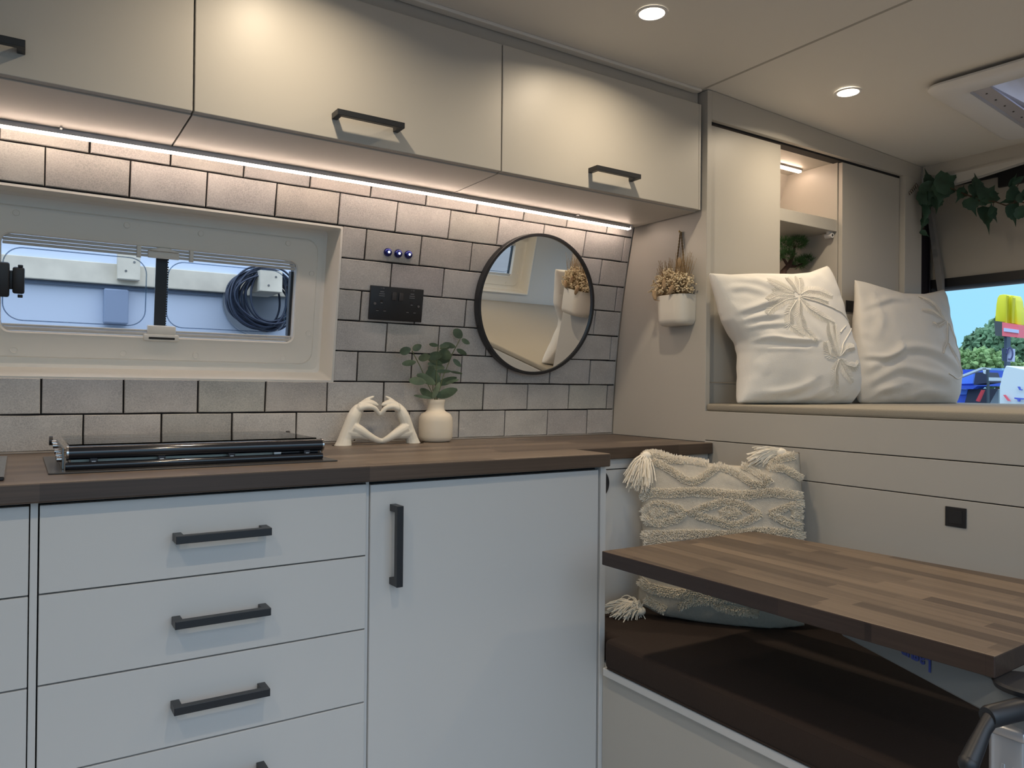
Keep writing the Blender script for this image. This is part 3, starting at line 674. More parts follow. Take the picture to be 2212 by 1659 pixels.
sm = hs.modifiers.new('s', 'SMOOTH'); sm.iterations = 5; sm.factor = .5
dg = bpy.context.evaluated_depsgraph_get(); me = bpy.data.meshes.new_from_object(hs.evaluated_get(dg)); hs.modifiers.clear(); hs.data = me
for v in me.vertices:
    if v.co.z < CT+.0002: v.co.z = CT+.0002      # wrists cut flat on the worktop
tag(hs, 'white sculpture of two hands forming a heart, standing on the worktop beside the vase', 'sculpture')

# ------------------------------------------------------------------ vase and eucalyptus
vx = hit(941, 940, 1, 1.762).x; VC = Vector((vx, 1.762, CT))
bm = bmesh.new()
prof = [(.030, 0), (.036, .0015), (.0405, .006), (.0425, .014), (.0428, .030), (.0428, .052), (.0415, .064), (.0365, .0725), (.0275, .0775), (.0222, .082), (.0206, .090), (.0212, .100), (.0235, .1085), (.0230, .1095), (.0195, .1030), (.0185, .090), (.019, .082), (.02, .075)]
lathe(bm, prof, 48, VC, 0, 2.25)
tag(mesh_obj('ceramic_vase', bm, CERAM, smooth=60), 'matt cream bottle vase on the worktop holding green leaves', 'vase')
def leaf_blade(bm, c, ax, wd, L, Wd, mi=0, fold=.15, curve=.12, k=7, lobes=None):
    ax = ax.normalized(); wd = (wd-ax*wd.dot(ax)).normalized(); nr = ax.cross(wd)
    rows_ = []
    for i in range(k+1):
        f = i/k; w = Wd/2*(math.sin(PI*min(.985, max(.015, f))**.92))**.52
        base = c+ax*(L*(f-.5))+nr*(curve*L*(f-.5)**2)
        rows_.append([bm.verts.new(base-wd*w+nr*w*fold), bm.verts.new(base), bm.verts.new(base+wd*w+nr*w*fold)])
    for a, b in zip(rows_, rows_[1:]):
        for j in range(2):
            f = bm.faces.new((a[j], a[j+1], b[j+1], b[j])); f.material_index = mi
root = empty('eucalyptus_sprig', VC+Vector((0, 0, .1))); tag(root, 'green eucalyptus leaf sprig standing in the cream vase', 'plant')
def e7(x, y, d=0): return hit(700+x/5.529, 680+y/5.529, 1, 1.758+d)
bm = bmesh.new()
for st in ([(1345, 1090, 0), (1345, 1000, 0), (1338, 700, 0), (1360, 385, -.01)], [(1335, 1090, 0), (1325, 1000, 0), (1240, 830, .0), (1150, 620, -.008), (1050, 430, -.015)], [(1350, 1090, 0), (1352, 1000, 0), (1420, 740, -.005), (1540, 450, -.01), (1625, 290, -.015)], [(1340, 1090, 0), (1350, 980, 0), (1380, 800, .006), (1400, 560, .012)], [(1335, 1080, 0), (1300, 900, .01), (1300, 760, .012)]):
    tube(bm, [e7(*p) for p in st], .0011, 6)
mesh_obj('stem', bm, STEME, root, 60)
bm = bmesh.new()
LV = [(970, 430, 125, 82, 20), (1110, 390, 110, 72, 30), (1015, 575, 150, 62, 8), (1600, 225, 130, 98, -50), (1690, 320, 105, 55, -30), (1645, 445, 130, 55, -28), (1590, 575, 120, 52, -45), (1495, 365, 145, 62, -15), (1310, 360, 105, 42, -8), (1440, 370, 110, 50, 4), (1440, 398, 110, 45, 2), (1200, 510, 145, 82, 12), (1330, 490, 165, 92, 12), (1450, 475, 160, 112, -25), (1430, 545, 145, 70, 5), (1340, 612, 195, 72, -16), (1430, 675, 170, 42, 0), (1580, 690, 150, 26, -10), (1320, 735, 270, 95, -62), (1120, 790, 190, 84, -6), (1220, 770, 225, 92, -28), (1470, 790, 230, 78, 20), (1530, 795, 160, 34, 14), (1230, 940, 190, 82, -32), (1470, 935, 240, 102, 20), (1180, 980, 200, 32, -10), (1330, 560, 180, 52, -18), (1260, 680, 160, 60, 55), (1340, 900, 200, 60, 70)]
for x, y, L, w, a in LV:
    a = math.radians(a); d = random.uniform(-.022, .012)
    ax = rt*math.cos(a)+up*math.sin(a)+fw*random.uniform(-.35, .35); wd = -rt*math.sin(a)+up*math.cos(a)+fw*random.uniform(-.3, .3)
    leaf_blade(bm, e7(x, y, d), ax, wd, L/5.529*1.2e-3*1.08, w/5.529*1.2e-3*1.15, fold=random.uniform(-.2, .2), curve=random.uniform(-.3, .3))
mesh_obj('foliage', bm, LEAFE, root, 60)

# ------------------------------------------------------------------ wall planter with dried flowers
PY, PZ0, PZ1 = 1.522, 1.2195, 1.303
bm = bmesh.new()
def pl(w, d, z, r=.034, ins=0):
    """flat against the panel, softly rounded front corners"""
    out = [(XP-.0015-ins, PY-w/2, z)]
    for k in range(13): a = PI/2*k/12; out.append((XP-d+r-r*math.sin(a), PY-w/2+r-r*math.cos(a), z))
    for k in range(13): a = PI/2*(1-k/12); out.append((XP-d+r-r*math.sin(a), PY+w/2-r+r*math.cos(a), z))
    out.append((XP-.0015-ins, PY+w/2, z)); return out
loft(bm, [pl(.082, .040, PZ0, .022), pl(.095, .046, PZ0+.002, .026), pl(.104, .0515, PZ0+.007, .030), pl(.1095, .054, PZ0+.016), pl(.111, .055, PZ0+.04), pl(.113, .056, PZ1), pl(.108, .0535, PZ1+.0006, .032, .003), pl(.107, .053, PZ1-.02, .032, .003)], 0, True, True)
pot = mesh_obj('wall_planter', bm, POTM, smooth=50); tag(pot, 'small white square wall planter hung on the panel beside the mirror', 'planter')
bm = bmesh.new()
nl = hit(1471, 503, 0, XP-.004)
for dy, ye in ((.006, .028), (-.004, -.028)):
    a = Vector((XP-.004, nl.y+dy*.3, nl.z)); e = Vector((XP-.006, PY+ye, PZ1-.004))
    for k in range(2):
        pts = []
        for i in range(61):
            f = i/60; p = a.lerp(e, f); ph = f*70+k*PI
            pts.append(p+Vector((math.cos(ph)*.0012-.0004, math.sin(ph)*.0012, 0)))
        tube(bm, pts, .0015, 5)
mesh_obj('hanging_cord', bm, JUTE, pot, 60)
bm = bmesh.new(); tube(bm, [(XP, nl.y, nl.z+.001), (XP-.010, nl.y, nl.z+.003)], .0014, 8); ball(bm, (XP-.011, nl.y, nl.z+.0032), .0032, 2, sc=(.5, 1, 1))
tag(mesh_obj('wall_nail', bm, mat('brass', (.55, .42, .2), .3, metal=1), smooth=50), 'small brass nail that the white wall planter hangs from', 'nail')
root = empty('dried_flower_bunch', (XP-.03, PY, PZ1)); tag(root, 'bunch of dried beige flowers and grasses in the white wall planter', 'dried flowers')
b1, b2 = bmesh.new(), bmesh.new()
def fl(px, py, x): return hit(px, py, 0, x)
rnd = random.Random(3)
base = Vector((XP-.03, PY, PZ1-.02))
for i in range(330):
    a = rnd.uniform(-1, 1); zz = rnd.uniform(.005, 1)
    y = PY+.004+a*(.055+.018*(1-abs(zz-.45))); z = PZ1+.006+.068*zz*(1-.35*abs(a)); x = XP-.012-rnd.uniform(0, .052)*(1-.3*abs(a))
    tip = Vector((x, y, z)); b0 = base+Vector((rnd.uniform(-.015, .015), rnd.uniform(-.045, .045), 0))
    tube(b1, [b0, b0.lerp(tip, .6)+Vector((0, 0, .006)), tip], .0005, 3, cap=False)
    for k in range(rnd.randint(2, 5)):
        q = tip+Vector([rnd.uniform(-.005, .005) for _ in range(3)]); tube(b1, [tip-Vector((0, 0, .004)), q], .0003, 3, cap=False); ball(b2, q, rnd.uniform(.0016, .0032), 1, sc=(1, 1, .85))
for i in range(90):      # fine upright grasses
    y = PY+rnd.choice((rnd.uniform(-.062, -.01), rnd.uniform(.012, .045))); h = rnd.uniform(.085, .128)*(1 if y < PY else .95)
    b0 = base+Vector((rnd.uniform(-.012, .012), (y-PY)*.6, 0)); tip = Vector((XP-.008-rnd.uniform(0, .04), y+(y-PY)*.25, PZ1+h-.012))
    mid = b0.lerp(tip, .6); tube(b1, [b0, mid, tip], [.0006, .0006, .0003], 3, cap=False)
    for k in range(7):
        p = mid.lerp(tip, k/7); tube(b1, [p, p+Vector((rnd.uniform(-.003, .003), rnd.uniform(-.003, .003), .006))], .0003, 3, cap=False)
for y, z, r in ((PY+.004, .030, (0, .1, 1)), (PY-.022, .012, (0, -.55, 1)), (PY+.042, .002, (0, .25, 1)), (PY-.012, .092, (0, .05, 1))):
    ax = Vector(r).normalized(); c = Vector((XP-.062, y, PZ1+z)) if z < .05 else Vector((XP-.02, y, PZ1+z))
    t = bmesh.new(); bmesh.ops.create_icosphere(t, subdivisions=3, radius=1); bmesh.ops.scale(t, vec=(.0062, .0062, .015), verts=t.verts)
    q = Vector((0, 0, 1)).rotation_difference(ax).to_matrix().to_4x4(); q.translation = c; b3 = bmesh.new(); merge(b3, t, 0, q); mesh_obj('seed_head', b3, BUNNY, root, 60); tube(b1, [base, c-ax*.014], .0007, 4, cap=False)
mesh_obj('stems', b1, DRYS, root); mesh_obj('florets', b2, DRYF, root, 60)
#@@PART3
# ------------------------------------------------------------------ soft cushions
import numpy as np
def resample(pts, n):
    P = [Vector((x, y)) for x, y in pts]; d = [0]
    for a, b in zip(P, P[1:]): d.append(d[-1]+(b-a).length)
    out = []
    for i in range(n+1):
        s = d[-1]*i/n; k = 0
        while k < len(d)-2 and d[k+1] < s: k += 1
        f = (s-d[k])/max(1e-9, d[k+1]-d[k]); out.append(P[k].lerp(P[k+1], f))
    # light smoothing
    for _ in range(2): out = [out[0]]+[(out[i-1]+out[i]*2+out[i+1])/4 for i in range(1, n)]+[out[-1]]
    return out
class Cushion:
    """an outline measured on its own leaning plane, blown up to a real thickness on both sides"""
    def __init__(s, top, right, bottom, left, p0, nrm, T, folds, n=110, e=.40, low=0.0, seed=1, zfloor=None, back=1.0):
        s.n = n; nrm = nrm.normalized(); s.nrm = nrm
        t = resample(top, n); r = resample(right, n); b = resample(bottom, n); l = resample(left, n)   # top L>R, right T>B, bottom L>R, left T>B
        s.F, s.B = [], []; px = []
        for j in range(n+1):
            v = j/n
            for i in range(n+1):
                u = i/n
                q = t[i]*(1-v)+b[i]*v+l[j]*(1-u)+r[j]*u-(t[0]*(1-u)*(1-v)+t[n]*u*(1-v)+b[0]*(1-u)*v+b[n]*u*v)
                px.append((q.x, q.y))
        px = np.array(px); s.px = px
        h = np.zeros(len(px))
        U = np.tile(np.linspace(0, 1, n+1), n+1); V = np.repeat(np.linspace(0, 1, n+1), n+1)
        E = (4*U*(1-U))*(4*V*(1-V)); base = T*np.power(np.clip(E, 0, 1), e)*(1+low*(V-.5))
        for f in folds:
            pts, amp, w = f[0], f[1], f[2]; pts = np.array(resample(pts, 14)); best = np.full(len(px), 1e9); tt = np.zeros(len(px)); side = np.zeros(len(px))
            for k in range(14):
                a, b2 = pts[k], pts[k+1]; ab = b2-a; tk = np.clip(((px-a)@ab)/(ab@ab+1e-9), 0, 1); d = px-(a+tk[:, None]*ab); dd = np.hypot(d[:, 0], d[:, 1])
                m = dd < best; best[m] = dd[m]; tt[m] = ((k+tk)/14)[m]; side[m] = np.sign(ab[0]*d[:, 1]-ab[1]*d[:, 0])[m]
            taper = np.sin(np.pi*np.clip(tt*.9+.05, 0, 1))**.5
            h += amp*np.exp(-(best/w)**2)*taper - .55*amp*np.exp(-((best-1.7*w)/w)**2)*taper*(side > 0)
        edge = np.clip(E*6, 0, 1)
        base2 = base
        s.P, s.H = [], []
        rr = Vector((seed*3.1, seed*1.7, 0))
        for k in range(len(px)):
            P = hitp(px[k, 0], px[k, 1], p0, nrm); u, v = U[k], V[k]
            nz_ = noise.noise(Vector((u*4, v*4, seed)))*.0040+noise.noise(Vector((u*11, v*9, seed+5)))*.0016
            # gathers running in from the seam
            ed = min(u, 1-u, v, 1-v); along = v if min(u, 1-u) < min(v, 1-v) else u
            nz_ += .0022*math.sin(along*46+3*noise.noise(Vector((along*5, seed, 0))))*math.exp(-(ed/.06)**2)*min(1, ed*60)
            hh = base2[k]+(h[k]+nz_)*edge[k]
            F = P+nrm*hh; Bk = P-nrm*(base2[k]*back+nz_*edge[k])
            if zfloor is not None:
                for q in (F, Bk):
                    if q.z < zfloor: q.z = zfloor+.0004*(1+noise.noise(q*40))
            s.F.append(F); s.B.append(Bk)
    def build(s, name, m):
        bm = bmesh.new(); n = s.n; fv = [bm.verts.new(p) for p in s.F]; bv = {}
        for j in range(n+1):
            for i in range(n+1):
                k = j*(n+1)+i
                bv[k] = fv[k] if (i in (0, n) or j in (0, n)) else bm.verts.new(s.B[k])
        for j in range(n):
            for i in range(n):
                a, b, c, d = j*(n+1)+i, j*(n+1)+i+1, (j+1)*(n+1)+i+1, (j+1)*(n+1)+i
                bm.faces.new((fv[a], fv[b], fv[c], fv[d]))
                try: bm.faces.new((bv[d], bv[c], bv[b], bv[a]))
                except ValueError: pass
        return mesh_obj(name, bm, m, smooth=180)
    def at(s, x, y):
        d = (s.px[:, 0]-x)**2+(s.px[:, 1]-y)**2; ks = np.argsort(d)[:4]; w = 1/(d[ks]+.05); w /= w.sum()
        P = Vector((0, 0, 0))
        for k, ww in zip(ks, w): P += s.F[int(k)]*float(ww)
        k = int(ks[0]); n = s.n; i, j = k % (n+1), k//(n+1); i = min(max(i, 1), n-1); j = min(max(j, 1), n-1)
        a = s.F[j*(n+1)+i+1]-s.F[j*(n+1)+i-1]; b = s.F[(j+1)*(n+1)+i]-s.F[(j-1)*(n+1)+i]
        nn = b.cross(a).normalized()
        return P, (nn if nn.dot(s.nrm) > 0 else -nn)
    def path(s, pts, step):
        P = [Vector(p) for p in pts]; L = sum((b-a).length for a, b in zip(P, P[1:])); n = max(2, int(L/step)); q = resample(pts, n)
        return [s.at(v.x, v.y)+(v,) for v in q]
def zp(ox, oy, sc, pts): return [(ox+x/sc, oy+y/sc) for x, y in pts]
Za = lambda *p: zp(1520, 560, 5.026, p)
Zb = lambda *p: zp(1380, 440, 2.659, p)
Zc = lambda *p: zp(1300, 930, 3.859, p)
mz = 1.003
n1 = Vector((.0, -1, .16))
c1 = Cushion(top=[(1531, 590), (1568, 594), (1621, 592), (1700, 593), (1748.6, 588.5), (1787, 574)],
  right=[(1787, 574), (1797, 602), (1809, 651), (1820, 703), (1837, 763), (1847, 816), (1848, 846), (1834, 874)],
  bottom=[(1594, 871), (1640, 875), (1700, 877), (1760, 878), (1834, 874)],
  left=[(1531, 590), (1549, 639), (1566, 692), (1596, 741), (1601, 763), (1600, 816), (1594, 871)],
  p0=Vector((1.8, 1.335, 1.0)), nrm=n1, T=.070, zfloor=mz, low=.35, seed=2, back=.75, e=.33,
  folds=[(Za((400, 915), (550, 880), (700, 925), (1000, 935)), .0065, 5), (Za((420, 960), (640, 975), (900, 985)), -.004, 5), (Za((200, 210), (450, 260), (650, 350)), .005, 9), (Za((160, 340), (330, 330), (520, 400)), .004, 8), (Za((250, 610), (400, 560), (620, 470)), .006, 7), (Za((290, 700), (450, 660), (640, 655)), .005, 7), (Za((330, 780), (480, 750), (700, 745)), .004, 6),
         (Za((440, 1490), (650, 1475), (830, 1440), (960, 1370)), .007, 9), (Za((560, 1560), (900, 1590), (1150, 1440)), .005, 9), (Za((1150, 1560), (1260, 1480)), .005, 7), (Za((1330, 1570), (1420, 1500)), .004, 7), (Za((1500, 1575), (1580, 1480)), .005, 7), (Za((420, 1290), (500, 1240), (520, 1130)), .002, 10), (Za((1180, 90), (1150, 160), (1060, 240)), .004, 10), (Za((60, 190), (160, 400), (260, 620), (380, 870)), .003, 3)])
def shift_to_front(o): pass
p1 = c1.build('white_embroidered_cushion', LINEN)
tag(p1, 'large white cushion with embroidered palm trees, left of the two on the bed', 'cushion')
def embroider(c, veins, parent, mi, wv=.0018, leaf=13, stp=2.8):
    bm = bmesh.new()
    for v in veins:
        leaflet = True
        if v[0] == 'stem': leaflet = False; v = v[1:]
        pts = c.path(v, 3.0); Q = [p+nn*.0012 for p, nn, _ in pts]
        tube(bm, Q, [wv*(1-.4*i/len(Q)) for i in range(len(Q))], 5)
        if not leaflet: continue
        m = c.path(v, stp)
        for i in range(1, len(m)-1):
            f = i/len(m); d = (m[i+1][2]-m[i-1][2]).normalized(); Lx = leaf*math.sin(PI*min(1, f*.85+.12))**.6
            for sd in (-1, 1):
                a = math.radians(52)*sd; e = Vector((d.x*math.cos(a)-d.y*math.sin(a), d.x*math.sin(a)+d.y*math.cos(a)))
                q0 = m[i][2]; ks = [c.at(q0.x+e.x*Lx*g, q0.y+e.y*Lx*g) for g in (0, .5, 1)]
                tube(bm, [P+nn*.0010 for P, nn in ks], [.0010, .0011, .0005], 4)
    return mesh_obj('embroidery', bm, mi, parent, 60)
embroider(c1, [Za((810, 415), (700, 350), (560, 270)), Za((850, 430), (835, 330), (800, 235)), Za((860, 430), (890, 330), (930, 230)), Za((880, 430), (960, 385), (1100, 390), (1260, 450)), Za((860, 470), (930, 580), (1080, 680), (1230, 740)),
   Za((830, 470), (700, 500), (580, 570), (500, 650)), Za((800, 450), (620, 450), (510, 500)), Za((800, 430), (660, 400), (590, 400)), Za((850, 480), (820, 640), (850, 800), (990, 950)), Za((820, 500), (730, 620), (710, 770), (850, 890)), Za((880, 450), (1050, 470), (1190, 510)),
   ['stem']+Za((860, 460), (1100, 530), (1350, 610), (1480, 700)),
   Za((1240, 1110), (1190, 1000), (1155, 850), (1160, 740)), Za((1245, 1100), (1220, 950), (1230, 760)), ['stem']+Za((1250, 1090), (1300, 960), (1400, 850), (1500, 770)), Za((1250, 1100), (1330, 1020), (1460, 990)), Za((1260, 1120), (1330, 1190), (1450, 1210), (1510, 1150)),
   Za((1240, 1130), (1200, 1250), (1210, 1380), (1270, 1480)), Za((1250, 1130), (1320, 1250), (1430, 1370)), Za((1220, 1120), (1130, 1090), (1095, 950)), ['stem']+Za((1285, 840), (1330, 800), (1390, 755))], p1, mat('white_thread', (.84, .81, .75), .8))
c2 = Cushion(top=[(1846, 605), (1862, 608), (1888, 617), (1944, 634), (1997, 635), (2026, 629), (2039, 625)],
  right=[(2039, 625), (2044, 643), (2048, 696), (2061, 760), (2070, 816), (2069, 850), (2064, 874)],
  bottom=[(1855, 868), (1869, 875), (1944, 877), (2019, 876), (2064, 874)],
  left=[(1846, 605), (1848, 651), (1846, 703), (1846, 763), (1848, 831), (1855, 868)],
  p0=Vector((2.3, 1.335, 1.0)), nrm=Vector((-.05, -1, .16)), T=.060, zfloor=mz, low=.35, seed=6, back=.75,
  folds=[(Zb((1260, 600), (1400, 555), (1480, 560)), .005, 7), (Zb((1250, 885), (1340, 900), (1400, 865), (1410, 825)), .0075, 6), (Zb((1260, 960), (1380, 860), (1500, 830), (1700, 900), (1810, 985)), .006, 9), (Zb((1250, 1050), (1400, 950), (1550, 985), (1700, 1020)), .005, 9),
         (Zb((1290, 1140), (1330, 1080), (1420, 1060)), .006, 8), (Zb((1310, 560), (1330, 680), (1300, 780)), .004, 8), (Zb((1560, 540), (1660, 590), (1740, 660)), .003, 8), (Zb((1750, 500), (1740, 560), (1770, 620)), .005, 7), (Zb((1450, 1140), (1560, 1090), (1700, 1110)), .004, 9), (Zb((1245, 470), (1300, 520), (1310, 560)), .004, 8)])
p2 = c2.build('ivory_cushion', LINEN2)
tag(p2, 'ivory crumpled cushion on the bed beside the rear window', 'cushion')
embroider(c2, [Zb((1700, 690), (1640, 600), (1560, 545)), Zb((1700, 690), (1620, 640), (1550, 630)), Zb((1710, 690), (1690, 800), (1640, 880)), Zb((1700, 690), (1640, 720), (1600, 705)), ['stem']+Zb((1720, 700), (1790, 840), (1830, 1000)), Zb((1700, 820), (1760, 900), (1800, 990)), ['stem']+Zb((1690, 990), (1760, 1020), (1820, 990))], p2, mat('ivory_thread', (.76, .72, .65), .8), leaf=8)

# tasselled cushion in the seat corner
SZ = .500
P3 = Vector((1.372, 1.219, SZ))
dirn = Vector((.677, -.736, 0)); n3 = Vector((-.736, -.677, .14))
c3 = Cushion(top=[(1387, 984), (1405, 974), (1440, 983), (1480, 992), (1551, 1003), (1600, 1006), (1645, 995), (1685, 972), (1727, 978)],
  right=[(1727, 978), (1731, 1034), (1734, 1111), (1737, 1163), (1742, 1250), (1738, 1352)],
  bottom=[(1376, 1303), (1430, 1330), (1550, 1350), (1650, 1362), (1738, 1352)],
  left=[(1387, 984), (1384, 1060), (1385, 1111), (1388, 1163), (1380, 1240), (1376, 1303)],
  p0=P3, nrm=n3, T=.062, zfloor=SZ, low=.2, seed=9, e=.36, back=.45,
  folds=[(Zc((1200, 300), (1300, 330), (1400, 300)), -.010, 12), (Zc((560, 240), (760, 270), (960, 300)), .004, 10), (Zc((1000, 300), (1100, 360), (1240, 400)), -.004, 10)])
p3 = c3.build('tasselled_cushion', BOHO)
tag(p3, 'cream cushion with tufted diamonds and corner tassels on the brown seat', 'cushion')
rt_ = random.Random(5)
def tufts(name, paths, half=7.0, step=1.3, across=6, h=.0080):
    bm = bmesh.new()
    for pth in paths:
        P = resample(pth, max(3, int(sum(math.dist(a, b) for a, b in zip(pth, pth[1:]))/step)))
        for i in range(len(P)-1):
            d = (P[i+1]-P[i]); 
            if d.length < 1e-6: continue
            d.normalize(); nn2 = Vector((-d.y, d.x))
            for k in range(across):
                o = (k+.5)/across*2-1; q = P[i]+nn2*(o*half+rt_.uniform(-.7, .7))+d*rt_.uniform(-.6, .6)
                S, nn = c3.at(q.x, q.y); hh = h*(1-.45*o*o)*rt_.uniform(.8, 1.2)
                side = (rt*nn2.x-up*nn2.y)
                tip = S+nn*hh+side*(o*.003)+Vector([rt_.uniform(-.0016, .0016) for _ in range(3)])
                a = S-nn*.0005; t = (tip-a).normalized(); u = t.cross(Vector((0, 0, 1))).normalized(); w = t.cross(u)
                r0_ = .0017; vs = []
                for L, rr in ((0, r0_), (.6, r0_*1.05), (1, r0_*.45)):
                    c = a.lerp(tip, L); vs.append([bm.verts.new(c+(u*math.cos(g)+w*math.sin(g))*rr) for g in (0, 2.09, 4.19)])
                for A, B in zip(vs, vs[1:]):
                    for g in range(3): bm.faces.new((A[g], A[(g+1) % 3], B[(g+1) % 3], B[g]))
                bm.faces.new(vs[-1])
    return mesh_obj(name, bm, TUFT, p3)
tufts('tufted_zigzag', [Zc((345, 205), (440, 195), (520, 210), (570, 250), (760, 262), (890, 290)), Zc((430, 262), (520, 300), (620, 365), (700, 420), (780, 436), (860, 390), (960, 310), (1050, 335), (1150, 385), (1250, 450), (1330, 465), (1400, 400)), Zc((1170, 300), (1260, 345), (1340, 400)), Zc((1400, 300), (1480, 245), (1600, 215)), Zc((1380, 320), (1500, 325), (1590, 370), (1650, 410))], 6.8, 1.5, 6)
tufts('tufted_band', [Zc((340, 560), (420, 520), (560, 525), (800, 512), (1000, 532), (1150, 545), (1400, 518), (1655, 550))], 8.4, 1.5, 7)
tufts('tufted_diamonds', [Zc((355, 690), (420, 625), (520, 612), (640, 650), (700, 690), (640, 735), (500, 775), (390, 750), (355, 700)), Zc((420, 690), (490, 665), (560, 690), (480, 708), (425, 692)),
   Zc((730, 690), (860, 640), (1000, 595), (1180, 625), (1300, 700), (1200, 755), (1080, 785), (920, 740), (790, 700)), Zc((985, 690), (1050, 655), (1140, 690), (1050, 708), (990, 692)),
   Zc((1660, 610), (1540, 630), (1390, 690), (1500, 750), (1655, 805)), Zc((1570, 690), (1650, 655)), Zc((1570, 695), (1650, 735))], 6.8, 1.5, 6)
tufts('tufted_band', [Zc((350, 872), (500, 862), (800, 855), (1000, 862), (1300, 835), (1500, 845), (1670, 882))], 8.4, 1.6, 7)
tufts('tufted_zigzag', [Zc((370, 945), (480, 912), (620, 960), (800, 1040), (1000, 960), (1200, 1040), (1400, 960), (1640, 1040))], 6.2, 1.9, 4)
tufts('tufted_band', [Zc((330, 1240), (400, 1290), (540, 1325), (800, 1350), (1100, 1370), (1400, 1380))], 9.6, 1.7, 6)
tufts('tufted_zigzag', [Zc((370, 1390), (450, 1430), (540, 1480)), Zc((650, 1450), (740, 1405), (900, 1390), (1000, 1450), (1140, 1480), (1300, 1500))], 8, 1.7, 6)
def tassel(knot, tips, n, r=.0013, sag=.0, wob=.004, seed=1):
    bm = bmesh.new(); q = random.Random(seed); ball(bm, knot, .013, 2, sc=(1.1, 1, .85))
    for i in range(n):
        a = tips[q.randrange(len(tips))]; f = q.uniform(-1, 1)
        tip = Vector(a[0])*(1-abs(f))+Vector(a[1])*abs(f) if f > 0 else Vector(a[0]).lerp(Vector(a[1]), q.random())
        tip = tip+Vector([q.uniform(-wob, wob)*1.6 for _ in range(3)]); k0 = Vector(knot)+Vector([q.uniform(-.006, .006) for _ in range(3)])
        ctrl = (k0+tip)/2+Vector((q.uniform(-wob, wob), q.uniform(-wob, wob), sag+q.uniform(-wob, wob)))
        P = [(k0*(1-g)**2+ctrl*2*g*(1-g)+tip*g*g) for g in [j/7 for j in range(8)]]
        P = [p+Vector([q.uniform(-.0007, .0007) for _ in range(3)]) for p in P]
        tube(bm, P, r, 5)
    return mesh_obj('tassel', bm, TUFT, p3, 60)
def on3(x, y, d=.02): return hitp(1300+x/3.859, 930+y/3.859, P3, n3.normalized())+n3.normalized()*d
tassel(on3(375, 215, .015), [(on3(215, 400, .03), on3(430, 440, .05)), (on3(250, 470, .02), on3(400, 490, .05)), (on3(230, 440, .05), on3(420, 470, .02))], 230, .0012, .024, .008, 1)
tassel(on3(1490, 185, .010), [(on3(1240, 200, .01), on3(1250, 285, .03)), (on3(1270, 180, .02), on3(1300, 290, .02)), (on3(1330, 160, .01), on3(1330, 290, .02))], 170, .0012, .012, .006, 2)
kb = on3(330, 1370, .03); kb.z = SZ+.016
tl_ = [(on3(80, 1440, .045), on3(150, 1420, .035)), (on3(170, 1460, .05), on3(250, 1470, .05)), (on3(200, 1380, .02), on3(300, 1440, .04))]
tl_ = [tuple(Vector((p.x, p.y, SZ+.004+.018*random.random())) for p in a) for a in tl_]
tassel(kb, tl_, 170, .0013, .028, .012, 3)

# ------------------------------------------------------------------ bench seat
root = empty('bench_seat', (1.3, .6, 0)); tag(root, 'pale grey boxed bench along the bed platform', 'bench')
bm = bmesh.new(); box(bm, 1.0855, 1.558, YR+.04, 1.2865, .0, .4165, .001); box(bm, 1.0935, 1.558, 1.2865, 1.412, .0, .4165, 0); mesh_obj('box', bm, PAINT, root)
mesh_obj('seat_board', BX(1.070, 1.558, YR+.04, 1.2685, .417, .4345, b=.002), LOWER, root)
mesh_obj('seat_board_return', BX(1.0935, 1.558, 1.269, 1.412, .417, .4345, b=0), LOWER, root)
bm = bmesh.new()
sp_ = [(1.066, YR+.05), (1.553, YR+.05), (1.553, 1.410), (1.0945, 1.410), (1.0945, 1.262), (1.066, 1.262)]
prism(bm, [(x, y, .435) for x, y in sp_], (0, 0, .065), 0, .013, 4)
sc_ = mesh_obj('seat_cushion', bm, BROWN, smooth=50); tag(sc_, 'dark brown velour seat cushion on the bench under the table', 'seat cushion')
bm = bmesh.new(); tube(bm, [(1.0685, YR+.06, .4925), (1.0685, .5, .4915), (1.0690, 1.25, .4925)], .0022, 6); tube(bm, [(1.0685, YR+.06, .4395), (1.0685, 1.25, .4395)], .0022, 6); mesh_obj('piping', bm, BROWN, sc_)

# ------------------------------------------------------------------ pedestal table
TZ = .72; TT = .0275
A_, B_, C_, D_ = hit(1300, 1190, 2, TZ), hit(1629, 1147.5, 2, TZ), Vector((1.462, .462, TZ)), hit(2150, 1418, 2, TZ)
root = empty('pedestal_table', (1.21, .80, 0)); tag(root, 'walnut block table on a swivelling pedestal in front of the tasselled cushion', 'table')
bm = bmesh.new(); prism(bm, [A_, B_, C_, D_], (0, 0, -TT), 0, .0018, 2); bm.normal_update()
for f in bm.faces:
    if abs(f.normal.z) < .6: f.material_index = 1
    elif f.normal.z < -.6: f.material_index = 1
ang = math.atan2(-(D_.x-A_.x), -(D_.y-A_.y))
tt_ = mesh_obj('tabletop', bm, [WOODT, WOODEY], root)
AZ0, AZ1 = .642, .690
a0 = hit(1820, 1375, 2, AZ0); a1 = hit(2110, 1530, 2, AZ0); d_ = (a0-a1).normalized(); a2 = a1-d_*.10; w_ = Vector((d_.y, -d_.x, 0))
if w_.x < 0: w_ = -w_
bm = bmesh.new(); q0 = a0+d_*.03
prism(bm, [q0+w_*.012, q0+w_*.034, a2+w_*.046, a2, a0], (0, 0, AZ1-AZ0), 0, .003, 2)
arm = mesh_obj('swing_arm', bm, mat('shaded_grey_anodised', (.17, .19, .20), .4), root); arm['label'] = 'pale grey swing arm with blue lettering'  # grey darkened so the shadow on the arm sits in its colour
cu = bpy.data.curves.new('lettering', 'FONT'); cu.body = 'Lagun'; cu.size = .026; cu.extrude = .0003; cu.offset = .0007; cu.align_x = 'LEFT'; cu.resolution_u = 3
